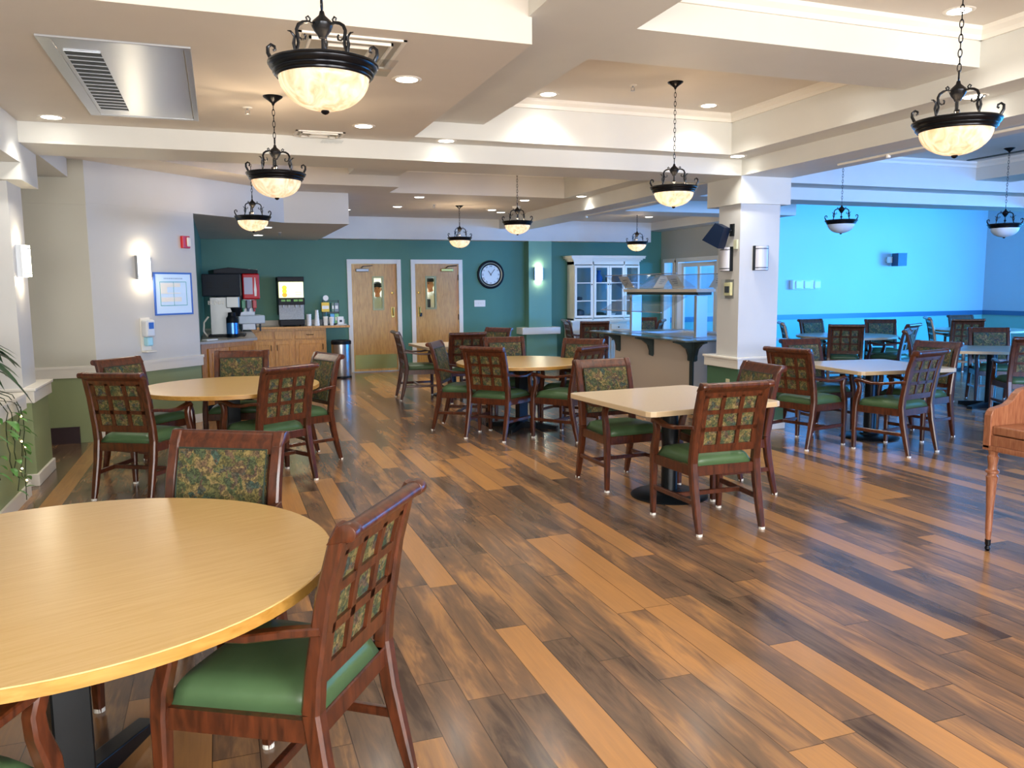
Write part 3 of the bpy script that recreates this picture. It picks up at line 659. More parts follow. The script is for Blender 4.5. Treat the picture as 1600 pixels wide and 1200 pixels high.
pendant(9.42,7.62,TOP,'unlit bowl pendant lamp in the blue room at the right edge',False,2.31,R(20))

# ---------------------------------------------------------------- recessed lights
def downlight(x,y,z,label,pw=30):
    o=obj('recessed_light',B().lathe([(0,-.004),(.068,-.004),(.068,-.001),(0,-.001)],28),'lamp',None); tr=obj('trim_ring',B().lathe([(.068,-.0035),(.082,-.006),(.092,-.002),(.094,0),(.068,0)],32,cap=None),'white',o,True)
    tag(o,label,'ceiling light','recessed ceiling lights',(x,y,z))
    l=bpy.data.lights.new('downlight_beam','SPOT'); l.energy=pw; l.spot_size=R(128); l.spot_blend=.8; l.shadow_soft_size=.06; l.color=(1,.95,.86)
    q=bpy.data.objects.new('downlight_beam',l); COL.objects.link(q); q.location=(x,y,z-.012)
for x,y,z,lb in [
(-1.11,7.01,2.86,'recessed light at the left, beside the metal ceiling access panel'),
(1.17,5.12,2.86,'large recessed light right of the nearest pendant lamp'),
(1.16,6.65,2.86,'recessed light on the soffit just right of the ceiling diffuser by the second pendant'),
(1.96,7.08,2.86,'recessed light on the strip under the centre beam, left of the middle coffer'),
(4.98,7.04,2.86,'recessed light at the coffer corner above the column'),
(2.81,6.82-.05,3.25,'recessed light in the left far corner of the middle coffer'),
(4.42,6.72,3.25,'recessed light in the right far corner of the middle coffer'),
(4.42,3.98,3.25,'recessed light at the top right, behind the pendant chain'),
(5.02,4.36,2.86,'recessed light showing through the arms of the brightest pendant'),
(2.80,11.62,2.88,'upper left recessed light of the group before the kitchen doors'),
(2.78,13.05,2.88,'lower left recessed light of the group before the kitchen doors'),
(4.43,13.18,2.88,'recessed light right of the pendant before the kitchen door'),
(2.06,13.75,2.88,'recessed light half hidden by the white bulkhead corner'),
(5.04,10.9,2.88,'recessed light on the strip left of the long beam'),
(4.43,11.62,2.88,'recessed light just right of the chain before the clock'),
(7.75,13.72,2.88,'recessed light right of the pendant by the hutch'),
(4.72,13.55,2.88,'recessed light showing through the arms of the pendant above the clock')]:
    downlight(x,y,z,lb)
for x,y,lb in ((.66,14.0,'recessed light in the drinks alcove, the farther one'),(.70,12.27,'recessed light in the drinks alcove, behind the small pendant')): downlight(x,y,2.46,lb,18)
# unseen lights of the same make, added to brighten near room and second bay
for x,y,z in ((2.81,5.2,3.25),(4.42,5.2,3.25),(2.85,8.5,3.25),(4.35,8.5,3.25),(.4,8.6,3.25),(7.0,8.0,3.25),(2.81,1.2,3.25),(4.42,1.2,3.25),(0,1.0,3.25),(-.9,3.0,3.25),(1.1,-1.0,3.25)):
    downlight(x,y,z,'recessed light up in a coffer, hidden from the photo by a beam or the frame',30 if y>8 else 12)

# ---------------------------------------------------------------- ceiling fittings
t=thing('access_panel','brushed metal ceiling access panel with a dark vent grille','panel',(-.445,5.80,2.86))
obj('panel_frame',B().box(-.37,.37,-.985,-.95,-.012,0,.002).box(-.37,.37,.95,.985,-.012,0,.002).box(-.37,-.30,-.95,.95,-.012,0,.002).box(.335,.37,-.95,.95,-.012,0,.002),'panel',t)
obj('panel_door',B().box(-.30,.33,-.945,.945,-.008,0,.002),'panel',t)
g=obj('vent_grille',B().box(-.275,-.095,-.75,.76,-.0095,-.008),mat('vent_dark',hx('2c3a44'),.6),t)
b=B()
for i in range(17): 
    y=-.75+1.51*i/16; b.box(-.275,-.095,y-.004,y+.004,-.0125,-.0095)
obj('grille_bar',b,'panel',g)
def diffuser(x,y,z,w,d,label):
    t=thing('ceiling_diffuser',label,'vent',(x,y,z),0,'ceiling diffusers')
    obj('diffuser_frame',B().box(-w,w,-d,-d+.02,-.01,0).box(-w,w,d-.02,d,-.01,0).box(-w,-w+.02,-d,d,-.0101,0).box(w-.02,w,-d,d,-.0101,0),'white',t)
    obj('backing',B().box(-w+.02,w-.02,-d+.02,d-.02,-.003,0),mat('diffuser_dark',hx('aeaca4'),.6),t)
    for i in range(2): 
        f=.78-.34*i; obj('diffuser_vane',B().box(-w*f,w*f,-d*f,-d*f+.012,-.02,-.004).box(-w*f,w*f,d*f-.012,d*f,-.02,-.004).box(-w*f,-w*f+.012,-d*f,d*f,-.0201,-.004).box(w*f-.012,w*f,-d*f,d*f,-.0201,-.004),'white',t)
    pb=B().box(.02,w*.98,-d*.3,d*.95,-.055,-.052); obj('clear_deflector',pb,'glass',t)
diffuser(.72,4.62,2.86,.28,.28,'square ceiling diffuser behind the nearest pendant lamp')
diffuser(.86,7.08,2.86,.2,.12,'small ceiling diffuser above the second pendant lamp')
def sprinkler(x,y,z,label):
    t=thing('fire_sprinkler',label,'sprinkler',(x,y,z),0,'fire sprinklers'); obj('escutcheon',B().lathe([(0,0),(.035,0),(.03,-.006),(0,-.008)],16),'white',t,True)
    obj('sprinkler_head',B().tube([(0,0,-.006),(0,0,-.02)],.008).tube([(-.014,0,-.02),(-.014,0,-.045)],.003).tube([(.014,0,-.02),(.014,0,-.045)],.003).lathe([(0,-.045),(.02,-.045),(.018,-.048),(0,-.048)],10),'steel',t)
sprinkler(.26,6.24,2.86,'fire sprinkler left of the second pendant lamp'); sprinkler(3.37,6.26,TOP,'fire sprinkler in the middle coffer, left of the long pendant chain'); sprinkler(3.27,12.6,Z2,'fire sprinkler left of the pendant before the kitchen doors'); sprinkler(.95,13.3,2.46,'fire sprinkler in the drinks alcove')
tag(obj('smoke_detector',B().lathe([(0,0),(.07,0),(.068,-.02),(.05,-.04),(0,-.045)],24),'white',None,True),'round white smoke detector above the clock','detector',loc=(4.62,12.5,Z2))
tag(obj('sprinkler_pipe',B().tube([(0,0,0),(0,2.6,0)],.012).tube([(0,0,0),(0,0,-.03)],.02).tube([(0,2.6,0),(0,2.6,-.03)],.02),'white'),'thin white pipe on the underside of the long beam beyond the column','pipe',loc=(5.5,9.1,2.68))
tag(obj('sprinkler_pipe',B().tube([(0,0,0),(0,2.6,0)],.012).tube([(0,2.0,0),(0,2.0,-.03)],.02),'white'),'thin white pipe on the underside of the long beam before the column','pipe',loc=(5.5,3.6,2.68))
tag(obj('slot_diffuser',B().box(-.03,.03,-1.6,1.6,-.012,0),'iron'),'long dark slot vent in the blue room ceiling','vent',loc=(9.75,6.9,TOP-.001))

# ---------------------------------------------------------------- wall lights
def sconce(x,y,z,rz,label,lit=True,pw=7):
    t=thing('wall_sconce',label,'lamp',(x,y,z),rz,'rectangular wall sconces')   # wall behind is +Y local, light faces -Y
    mm='steel' if lit else 'black'
    obj('back_plate',B().box(-.085,.085,-.012,0,-.13,.13,.002),mm,t)
    pr=[(-.08,-.012)]+[(.08*math.sin(a),-.03-.055*math.cos(a)) for a in [R(v) for v in range(-80,81,20)]]+[(.08,-.012)]
    obj('glass_shade',B().prism(pr,-.125,.125),'sconce' if lit else 'sconoff',t,True)
    b=B()
    for zz in (-.105,.095): b.prism([(u*1.03,v*1.04) for u,v in pr],zz,zz+.008)
    b.box(-.086,-.078,-.04,-.0,-.13,.13).box(.078,.086,-.04,0,-.13,.13); obj('metal_band',b,mm,t)
    if lit:
        for dz,nm in ((.16,'up'),(-.16,'down')):
            l=bpy.data.lights.new('sconce_light','POINT'); l.energy=pw*.16; l.color=(1,.82,.55); l.shadow_soft_size=.03
            q=bpy.data.objects.new('sconce_light',l); COL.objects.link(q); q.location=Matrix.Rotation(rz,4,'Z')@Vector((0,-.075,dz))+Vector((x,y,z))
sconce(-1.50,7.52,1.81,R(90),'lit wall sconce on the left column, leftmost of all')
sconce(-.775,9.745,1.82,R(45),'lit wall sconce on the pale angled wall above the sanitizer dispenser')
sconce(6.02,15.06,1.84,0,'lit wall sconce on the teal pilaster right of the clock')
sconce(5.20,7.47,1.85,R(-90),'unlit wall sconce with dark frame under the black speaker on the column',False)
sconce(5.45,7.27,1.855,0,'unlit wall sconce with dark frame on the right face of the column',False)

# ---------------------------------------------------------------- column fittings
t=thing('wall_speaker','black wall speaker tilted down on the left face of the column','speaker',(5.20,7.40,2.1))
bx=obj('speaker_cabinet',B().prism([(-.10,-.11),(.10,-.11),(.055,.11),(-.055,.11)],-.10,.10,'x',0),'blackp',t)
bx.matrix_local=Matrix.Translation((-.17,.02,.0))@Matrix.Rotation(R(35),4,'Z')@Matrix.Rotation(R(28),4,'X')
bx.data.materials.clear(); bx.data.materials.append(mat('speaker_body',hx('0a1c34'),.5,spec=.2))
obj('speaker_bracket',B().tube([(0,.0,.05),(-.06,.0,.04),(-.12,.02,.02)],.014).box(-.02,0,-.03,.03,-.01,.12),'black',t)
t=thing('wall_speaker','small dark speaker high on the blue wall','speaker',(15.1,YB,2.15))
obj('speaker_cabinet',B().prism([(.02,-.14),(-.04,-.40),(.16,-.46),(.22,-.16)],-.15,.15,'z'),mat('speaker_blue',hx('22405a'),.4),t); obj('speaker_bracket',B().box(-.02,.05,-.16,0,-.04,.04).cyl(-.02,-.12,-.07,.07,.06,12),'white',t)
t=thing('emergency_light','white twin emergency light on the blue wall','light',(12.69,YB,1.58))
obj('light_housing',B().box(-.40,.40,-.12,0,-.11,.11,.02),'white',t)
for x in (-.24,0,.28): obj('lamp_head',B().box(x-.09,x+.09,-.16,-.12,-.09,.09,.02),'emg',t)
t=thing('keypad_cover','clear cover over a cream keypad on the column','box',(5.20,7.44,1.53))
obj('keypad',B().box(-.03,0,-.06,.06,-.07,.07,.004),mat('cream_plastic',hx('dcd8a8'),.5),t); obj('clear_cover',B().box(-.055,0,-.085,.085,-.105,.105,.004),'glass',t)
obj('keypad_screen',B().box(-.035,-.03,-.04,.04,-.04,.03),'ink',t)
tag(obj('thermostat',B().box(-.02,0,-.03,.03,-.05,.05,.003),mat('thermo_cream',hx('c9cdb0'),.5)),'small cream thermostat beside the speaker on the column','thermostat',loc=(5.20,7.33,2.0))
tag(obj('wall_outlet',B().box(-.006,0,-.035,.035,-.057,.057,.002),mat('outlet_ivory',hx('e6dfb8'),.5)),'ivory outlet on the green base of the column','outlet',loc=(5.18,7.40,.50))

# ---------------------------------------------------------------- on the angled wall (local -Y faces the room after rz=45)
def at45(s): return (-1.22+s*.7071,9.3+s*.7071)
t=thing('fire_strobe','red and white fire alarm strobe high on the pale angled wall','alarm',(*at45(1.235),2.12),R(45))
obj('alarm_body',B().box(-.055,.055,-.045,0,-.07,.07,.006),'red',t); obj('strobe_lens',B().box(-.005,.05,-.065,-.045,-.05,.055,.008),'white',t)
t=thing('framed_floor_plan','framed evacuation plan with a blue frame on the pale angled wall','picture',(*at45(1.035),1.53),R(45))
obj('plan_sheet',B().box(-.255,.255,-.012,0,-.225,.225),'plan',t)
b=B().box(-.27,.27,-.02,0,-.24,-.222,.002).box(-.27,.27,-.02,0,.222,.24,.002).box(-.27,-.252,-.02,0,-.222,.222,.002).box(.252,.27,-.02,0,-.222,.222,.002); obj('picture_frame',b,'frameblue',t)
b=B(); y=-.0135
for x0,x1,z0,z1 in ((-.19,.19,.13,.136),(-.19,.19,-.136,-.13),(-.19,-.184,-.13,.13),(.184,.19,-.13,.13),(.0,.005,-.13,.13)): b.box(x0,x1,y,-.011,z0,z1)
obj('plan_outline',b,'planl',t)
b=B().box(-.18,-.09,-.0132,-.011,.0,.12).box(-.09,.10,-.0132,-.011,.075,.12).box(-.09,.10,-.0132,-.011,-.0,.012).box(-.18,.11,-.0132,-.011,-.09,-.04); obj('plan_corridor',b,'paper',t)
b=B(); rr=random.Random(3)
x=-.13
while x<.12:
    wl=rr.uniform(.01,.03); b.box(x,x+wl,-.0132,-.011,.165,.178); x+=wl+.006
obj('plan_heading',b,mat('faint_ink',hx('9db4cc'),.6),t)
t=thing('sanitizer_dispenser','white hand sanitizer dispenser with clear drip tray on the pale angled wall','dispenser',(*at45(.62),1.08),R(45))
obj('dispenser_backplate',B().box(-.065,.065,-.012,0,-.17,.19,.004),'white',t); obj('dispenser_body',B().box(-.06,.06,-.10,-.01,-.02,.17,.02,3),mat('dispenser_grey',hx('d8dde2'),.3),t); obj('refill_bottle',B().box(-.04,.04,-.08,-.012,-.12,-.02,.015,2),mat('refill_blue',hx('a9def0'),.2),t); obj('drip_tray',B().box(-.065,.065,-.10,0,-.19,-.17,.006),'white',t)
obj('dispenser_label',B().box(-.03,.035,-.1015,-.099,.07,.14),'frameblue',t)

# ---------------------------------------------------------------- clock, switch
t=thing('wall_clock','large round black wall clock with roman numerals on the teal wall','clock',(5.09,YB,1.83))
rot=Matrix.Rotation(R(90),4,'X')
obj('clock_case',B().lathe([(.19,0),(.275,0),(.28,.02),(.27,.045),(.245,.05),(.235,.035),(.19,.02)],56,rot,None),'blackp',t,True)
obj('inner_ring',B().lathe([(.225,.02),(.236,.036),(.228,.036),(.205,.022),(.2,.02)],56,rot,None),mat('bronze_ring',hx('8c8670'),.4,.5),t,True)
obj('clock_face',B().lathe([(0,.015),(.21,.015),(.21,.02),(0,.02)],56,rot),mat('clock_paper',hx('dfe8e8'),.5),t)
rn=['XII','I','II','III','IV','V','VI','VII','VIII','IX','X','XI']
for i,s in enumerate(rn):
    a=R(30*i); text('numeral',s,.05,(.165*math.sin(a),-.0215,.165*math.cos(a)),(R(90),-0,0),'ink',t).rotation_euler=(R(90),a,0)
for a,l,w_ in ((R(325),.09,.006),(R(38),.135,.005)):
    h=B().box(-w_,w_,-.003,0,-.02,l); o=obj('clock_hand',h,'ink',t); o.location=(0,-.023,0); o.rotation_euler=(0,a,0)
t=thing('switch_plate','white four gang light switch plate below the clock','switch',(4.86,YB,1.265))
obj('plate',B().box(-.115,.115,-.008,0,-.065,.065,.003),'white',t)
for i in range(4): obj('toggle',B().box(-.075+.05*i-.005,-.075+.05*i+.005,-.02,-.008,-.012,.012),'white',t)

# ---------------------------------------------------------------- drinks alcove cabinets
CT=.885
t=thing('base_cabinet','golden oak base cabinet along the teal wall with doors and drawers','cabinet',(0,0,0))
x0,x1,yf=.50,1.78,14.70
obj('cabinet_body',B().box(x0,x1,yf,YB-.01,.09,CT),'oak',t); obj('toe_kick',B().box(x0,x1,yf+.06,YB-.02,0,.09),'blackp',t)
def cdoor(x,w,z0,z1,hs,par=t,Y=yf,mx=None):
    b=B().box(x,x+w,Y-.02,Y,z0,z1,.003); b.box(x+.055,x+w-.055,Y-.026,Y-.018,z0+.06,z1-.06,.006)
    o=obj('cabinet_door',b,'oak',par); hxx=x+w-.035 if hs>0 else x+.035
    if hs: obj('handle',B().tube([(hxx,Y-.02,z1-.17),(hxx,Y-.045,z1-.16),(hxx,Y-.045,z1-.08),(hxx,Y-.02,z1-.07)],.006),'bronze',o)
    if mx is not None: o.matrix_local=mx
    return o
cdoor(.56,.30,.14,.67,1); cdoor(.89,.30,.14,.67,-1); cdoor(1.24,.51,.14,.67,1)
for x,w_,h_ in ((.56,.30,0),(.89,.30,0),(1.24,.51,1)):
    o=obj('drawer',B().box(x,x+w_,yf-.02,yf,.70,.845,.004),'oak',t)
    if h_: obj('handle',B().tube([(x+w_/2-.06,yf-.02,.775),(x+w_/2-.05,yf-.042,.77),(x+w_/2+.05,yf-.042,.77),(x+w_/2+.06,yf-.02,.775)],.006),'bronze',o)
tag(obj('countertop',B().box(.45,2.20,14.66,YB-.005,CT,CT+.035,.004).box(.45,2.20,YB-.03,YB-.005,CT+.035,CT+.13),'counter'),'grey speckled worktop along the teal wall left of the kitchen door','countertop')
tag(obj('worktop_edge_strip',B().box(.45,2.20,14.63,14.66,CT-.002,CT+.036,.003),'oak'),'oak nosing along the worktop under the juice machine','trim')
# near leg with the angled front
t=thing('corner_cabinet','golden oak cabinet with angled front under the coffee brewer','cabinet',(0,0,0))
q=[(-.24,10.95),(.42,11.55),(.42,14.60),(-.24,14.60)]
obj('cabinet_body',B().prism(q,.09,CT),'oak',t); obj('toe_kick',B().prism([(-.24,11.03),(.37,11.6),(.37,14.6),(-.24,14.6)],0,.09),'blackp',t)
ang=math.atan2(.60,.66); mx=Matrix.Translation((-.24,10.95,0))@Matrix.Rotation(ang,4,'Z')
for xa,hs in ((.10,1),(.46,-1)): cdoor(xa,.34,.14,.82,0,t,0,mx)
obj('knob',B().sphere((.40,-.035,.70),.014,10).sphere((.50,-.035,.70),.014,10),'bronze',t).matrix_local=mx
tag(obj('countertop',B().prism([(-.245,10.86),(.47,11.50),(.47,14.655),(-.245,14.655)],CT,CT+.035,'z',.004),'counter'),'grey speckled worktop with a pointed corner under the coffee brewer','countertop')

# coffee brewer
bx0,bx1,by=-.16,.34,12.05
t=thing('coffee_brewer','black and steel coffee brewer on the near worktop','coffee maker',(.06,12.1,CT+.036),R(-4))
obj('upper_housing',B().box(-.26,.24,-.18,.25,.56,.87,.012,2),mat('brewer_dark',hx('0f1c2a'),.5,spec=.2),t)
obj('steel_body',B().box(-.17,.12,-.14,.2,.03,.55,.006),'steel2',t); obj('spray_head',B().box(.05,.22,-.22,.1,.40,.555,.008),'steel2',t); obj('brew_base',B().box(-.2,.28,-.22,.22,0,.03,.004),'blackp',t)
obj('brew_funnel',B().lathe([(0,.28),(.05,.28),(.085,.40),(0,.40)],20,Matrix.Translation((.17,-.1,0))),'blackp',t,True)
b=B()
for xx in (-.16,.06):
    for k in range(3): b.box(xx-.04,xx+.04,-.183,-.178,.68+.03*k,.69+.03*k)
obj('vent_louver',b,'blackp',t)
text('maker_lettering','BUNN',.075,(-.09,-.142,.47),(R(90),0,0),'white',t)
obj('water_pipe',B().tube([(-.22,-.1,.0),(-.27,-.1,.08),(-.26,-.1,.2),(-.2,-.1,.28)],.012),'white',t)
t=thing('airpot','black airpot flask standing under the coffee brewer','flask',(.16,11.72,CT+.036))
obj('flask_body',B().lathe([(0,0),(.075,0),(.078,.02),(.078,.25),(.06,.29),(0,.29)],28),'blackp',t,True); obj('pump_top',B().lathe([(0,.29),(.055,.29),(.05,.34),(0,.35)],24).box(-.015,.015,-.11,-.03,.30,.32,.004),'blackp',t); obj('carry_handle',B().tube([(-.07,0,.27),(-.06,-.05,.20),(.06,-.05,.20),(.07,0,.27)],.008),'blackp',t)
obj('steel_band',B().lathe([(.0785,.05),(.0795,.05),(.0795,.2),(.0785,.2)],28,cap=None),mat('blue_steel',hx('5588c8'),.25,.7),t,True)
tag(obj('folded_towel',B().box(-.09,.09,-.05,.05,0,.02,.008,2),'coat'),'folded white towel at the left end of the brewer worktop','towel',loc=(-.13,11.12,CT+.035),rz=R(42))
# soda fountain
t=thing('soda_fountain','tall black and red soda fountain behind the coffee brewer','drink dispenser',(.22,13.6,CT+.036),R(8))
obj('fountain_cabinet',B().box(-.30,.10,-.28,.30,.30,.93,.02,2),'blackp',t)
obj('top_cap',B().prism([(-.32,.90),(.34,.90),(.34,.96),(-.10,.995),(-.32,.96)],-.3,.3,'y',.006),'blackp',t)
obj('lit_display',B().box(.10,.36,-.30,.10,.50,.90,.02,2),mat('display_red',hx('c01018'),.35,spec=.3),t)
obj('display_picture',B().box(.12,.25,-.303,-.298,.58,.84),mat('display_pale',hx('b8b4c0'),.4),t)
obj('display_bottle',B().prism([(.275,.55),(.305,.55),(.31,.65),(.3,.76),(.295,.84),(.285,.84),(.28,.76),(.27,.65)],-.3035,-.3,'y'),'white',t)
obj('steel_backsplash',B().box(.05,.28,-.24,.15,.02,.50,.004),'steel2',t)
b=[('green',.09,'2f7f55'),('grey',.17,'6a6f80'),('red',.26,'b0302f')]
for n_,xx,c in b: obj('valve',B().box(xx-.03,xx+.03,-.36,-.28,.36,.49,.008).lathe([(0,.31),(.014,.31),(.018,.36),(0,.36)],10,Matrix.Translation((xx,-.32,0))),mat('valve_'+n_,hx(c),.35),t)
obj('drip_tray',B().box(.0,.40,-.40,.12,.12,.25,.012),mat('tray_white',hx('b4c0c8'),.4),t); obj('fountain_foot',B().cyl(.06,-.3,0,.12,.015,10).cyl(.34,-.3,0,.12,.015,10).cyl(.06,.1,0,.12,.015,10).cyl(.34,.1,0,.12,.015,10),'black',t)
# juice machine
t=thing('juice_machine','juice dispenser with two glowing panels showing fruit','drink dispenser',(1.20,14.85,CT+.036))
obj('machine_body',B().box(-.225,.225,-.10,.26,.20,.86,.008,2),'blackp',t); obj('machine_base',B().box(-.21,.21,-.22,.24,.02,.12,.01,2).box(-.2,-.15,-.2,.2,0,.02).box(.15,.2,-.2,.2,0,.02),'blackp',t)
obj('steel_splash',B().box(-.215,.215,-.13,-.10,.12,.40,.004),mat('pebbled_steel',hx('8c9092'),.5,.6,noise=.3,nscale=150),t)
obj('nozzle_bar',B().box(-.225,.225,-.22,-.10,.38,.50,.008),'blackp',t)
pn=mat('juice_panel',hx('e8efc0'),.3); nt=pn.node_tree; bs=nt.nodes['Principled BSDF']; bs.inputs['Emission Color'].default_value=(*hx('eef0b4'),1); bs.inputs['Emission Strength'].default_value=.7
obj('glow_panel',B().box(-.205,-.003,-.235,-.10,.505,.78,.004),pn,t); obj('glow_panel',B().box(.003,.205,-.235,-.10,.505,.78,.004),pn,t)
obj('hood',B().box(-.225,.225,-.20,.26,.78,.87,.01,2),'blackp',t)
ob=emi('orange_print',hx('f2a012'),.5); yb=emi('yellow_print',hx('f4d81a'),.6)
for k,(z,c) in enumerate(((.555,ob),(.62,yb),(.68,yb))): obj('fruit_print',B().lathe([(0,.2355),(.042-.002*k,.2355),(.04,.238),(0,.238)],20,Matrix.Translation((-.115,0,z))@rot),c,t)
obj('logo_print',B().box(.07,.165,-.2365,-.235,.555,.56).box(.07,.165,-.2365,-.235,.60,.604).box(.07,.074,-.2365,-.235,.56,.60).box(.161,.165,-.2365,-.235,.56,.60),mat('green_print',hx('7fa050'),.5),t)
for i,xx in enumerate((-.14,-.05,.07,.155)):
    n_=obj('juice_nozzle',B().lathe([(0,.33),(.007,.33),(.012,.37),(.012,.39),(0,.39)],10,Matrix.Translation((xx,-.18,0))),'white',t); obj('flavour_label',B().box(xx-.035,xx+.035,-.2225,-.22,.44,.475),mat('label_green',hx('5fa040'),.4),n_)
# cups and packets on the worktop
zc=CT+.036
def cup_stack(x,y,h,r1,r2,label,n=6):
    t=thing('cup_stack',label,'cups',(x,y,zc),0,'stacked paper cups')
    for k in range(n):
        z0=h*k/n; 
        obj('paper_cup',B().lathe([(0,z0),(r1+(r2-r1)*k/n,z0),(r1+(r2-r1)*(k+1)/n+.003,z0+h/n-.002),(0,z0+h/n-.001)],18),'paper',t,True)
cup_stack(1.50,14.82,.21,.040,.044,'short stack of white cups right of the juice machine')
cup_stack(1.645,14.84,.28,.046,.026,'tallest stack of white cups on the worktop')
cup_stack(1.80,14.86,.16,.036,.044,'stack of white cups before the condiment rack',4)
tag(obj('lidded_cup',B().lathe([(0,0),(.032,0),(.045,.13),(.047,.135),(.04,.15),(0,.155)],20),'paper',None,True),'single white lidded cup before the tea rack','cup',loc=(1.90,14.80,zc))
t=thing('tea_rack','black wire rack of tea and sweetener boxes near the kitchen door','rack',(1.90,15.02,zc))
obj('rack_frame',B().box(-.13,.17,.0,.06,0,.02).box(-.13,.17,.0,.06,.215,.235).box(-.13,-.12,0,.06,0,.45).box(.16,.17,0,.06,0,.45).box(-.13,.17,0,.06,.43,.44),'black',t)
for n_,x0_,x1_,z0_,z1_,c in (('yellow box',-.15,-.01,.24,.41,'f0c530'),('grey box',.03,.08,.24,.40,'5c7d6a'),('pale grey box',.085,.155,.24,.40,'7a8890'),('blue box',.0,.075,.03,.20,'58a8dc'),('green box',.08,.155,.03,.20,'7cc27a')):
    o=obj('tea_box',B().box(x0_,x1_,-.04,.04,z0_,z1_,.003),mat(n_.replace(' ','_'),hx(c),.4),t,label=n_); obj('box_label',B().box(x0_+.01,x1_-.01,-.042,-.04,z0_+.05,z0_+.11),'paper',o)
tag(obj('round_sign',B().lathe([(0,0),(.05,0),(.05,.006),(0,.006)],28,rot),'paper'),'round white sign on top of the tea rack','sign',loc=(1.83,14.98,zc+.49))
tag(obj('sign_stem',B().tube([(0,0,0),(0,0,.46)],.003),'steel'),'thin stem of the round white sign on the worktop','stand',loc=(1.83,14.985,zc))
t=thing('napkin_holder','small white napkin box with a dark print at the end of the worktop','box',(2.07,14.95,zc)); obj('box_body',B().box(-.05,.06,-.04,.04,0,.15,.004),'paper',t); obj('print',B().box(-.015,.03,-.042,-.04,.05,.09),'ink',t)
t=thing('snack_packets','loose white packets lying at the end of the worktop','packets',(2.08,14.78,zc))
for i in range(4): o=obj('packet',B().box(-.05,.05,-.03,.03,0,.012,.004),'paper',t); o.location=(-.06+.035*i,-.01*i,.012*(i%2)); o.rotation_euler=(0,0,.5*i)
# waste bin
t=thing('waste_bin','tall oval steel waste bin with a black lid beside the kitchen door','bin',(2.00,14.42,0))
sc=Matrix.Scale(.8,4,(0,1,0))
obj('bin_body',B().lathe([(0,.03),(.165,.03),(.17,.05),(.17,.60),(0,.60)],36,sc),'steel',t,True); obj('bin_lid',B().lathe([(0,.60),(.178,.60),(.178,.655),(.16,.675),(.1,.68),(.09,.64),(0,.64)],36,sc),'blackp',t,True); obj('bin_foot',B().lathe([(0,0),(.172,0),(.172,.035),(0,.035)],36,sc).box(-.05,.05,-.19,-.13,.01,.03),'blackp',t,True)
tag(obj('door_threshold',B().box(DL,DR,YB-.06,YB+.06,0,.008),'steel'),'metal threshold under the left kitchen door','threshold')

# ---------------------------------------------------------------- white hutch
t=thing('china_hutch','antique white china hutch with glass doors before the teal wall','hutch',(7.48,YB-.02,0))
# upper case: centre proud, wings set back and angled
def wing(s):
    q=[(s*.34,-.40),(s*.72,-.34),(s*.72,-.0),(s*.34,0)]; return q
obj('hutch_base',B().prism([(-.80,0),(-.80,-.40),(-.40,-.46),(.40,-.46),(.80,-.40),(.80,0)],.04,.86).prism([(-.84,0),(-.84,-.43),(-.42,-.50),(.42,-.50),(.84,-.43),(.84,0)],.86,.90),'hutch',t)
for s,x in ((-1,-.2),(1,.2)):
    o=obj('drawer',B().box(x-.17,x+.17,-.475,-.46,.68,.82,.004),'hutch',t); obj('knob',B().sphere((x,-.485,.75),.014,10),'black',o)
    o=obj('base_door',B().box(x-.17,x+.17,-.475,-.46,.10,.64,.004).box(x-.12,x+.12,-.48,-.47,.16,.58,.004),'hutch',t); obj('knob',B().sphere((x-s*.14,-.485,.5),.014,10),'black',o)
obj('hutch_case',B().box(-.74,-.72,-.34,0,.90,2.08).box(.72,.74,-.34,0,.90,2.08)  .prism([(-.74,0),(-.74,-.34),(-.36,-.42),(.36,-.42),(.74,-.34),(.74,0)],.90,.93).prism([(-.74,0),(-.74,-.34),(-.36,-.42),(.36,-.42),(.74,-.34),(.74,0)],2.02,2.08).box(-.37,-.34,-.42,-.36,.90,2.08).box(.34,.37,-.42,-.36,.90,2.08),'hutch',t)
obj('hutch_back',B().box(-.72,.72,-.03,-.01,.93,2.02),mat('hutch_lining',hx('8f9a92'),.5),t)
b=B()
for k,(e,z0,z1) in enumerate(((.02,2.08,2.11),(.05,2.11,2.14),(.09,2.14,2.18),(.10,2.18,2.195))): b.prism([(-.74-e,0),(-.74-e,-.34-e),(-.36-e*.5,-.42-e),(.36+e*.5,-.42-e),(.74+e,-.34-e),(.74+e,0)],z0,z1)
obj('crown_moulding',b,'hutch',t)
for z in (1.28,1.64): obj('glass_shelf',B().prism([(-.70,-.02),(-.70,-.32),(-.34,-.39),(.34,-.39),(.70,-.32),(.70,-.02)],z,z+.008),'glass',t)
def gdoor(xa,ya,xb,yb,ks):
    d=Vector((xb-xa,yb-ya,0)); L_=d.length; a=math.atan2(d.y,d.x); mx=Matrix.Translation((xa,ya,0))@Matrix.Rotation(a,4,'Z'); z0,z1=.95,2.0; f=.045
    b=B().box(0,f,-.02,0,z0,z1).box(L_-f,L_,-.02,0,z0,z1).box(f,L_-f,-.02,0,z0,z0+f).box(f,L_-f,-.02,0,z1-f,z1)
    for z in (1.29,1.65): b.box(f,L_-f,-.018,-.002,z-.01,z+.01)
    o=obj('glass_door',b,'hutch',t); o.matrix_local=mx
    obj('door_pane',B().box(f,L_-f,-.011,-.008,z0+f,z1-f),'cabglass',o)
    obj('knob',B().sphere((f*.5 if ks<0 else L_-f*.5,-.03,1.62),.013,10),'black',o)
gdoor(-.73,-.345,-.36,-.415,1); gdoor(-.34,-.425,-.003,-.425,1); gdoor(.003,-.425,.34,-.425,-1); gdoor(.36,-.415,.73,-.345,-1)
hx0,hy0=7.48,YB-.02
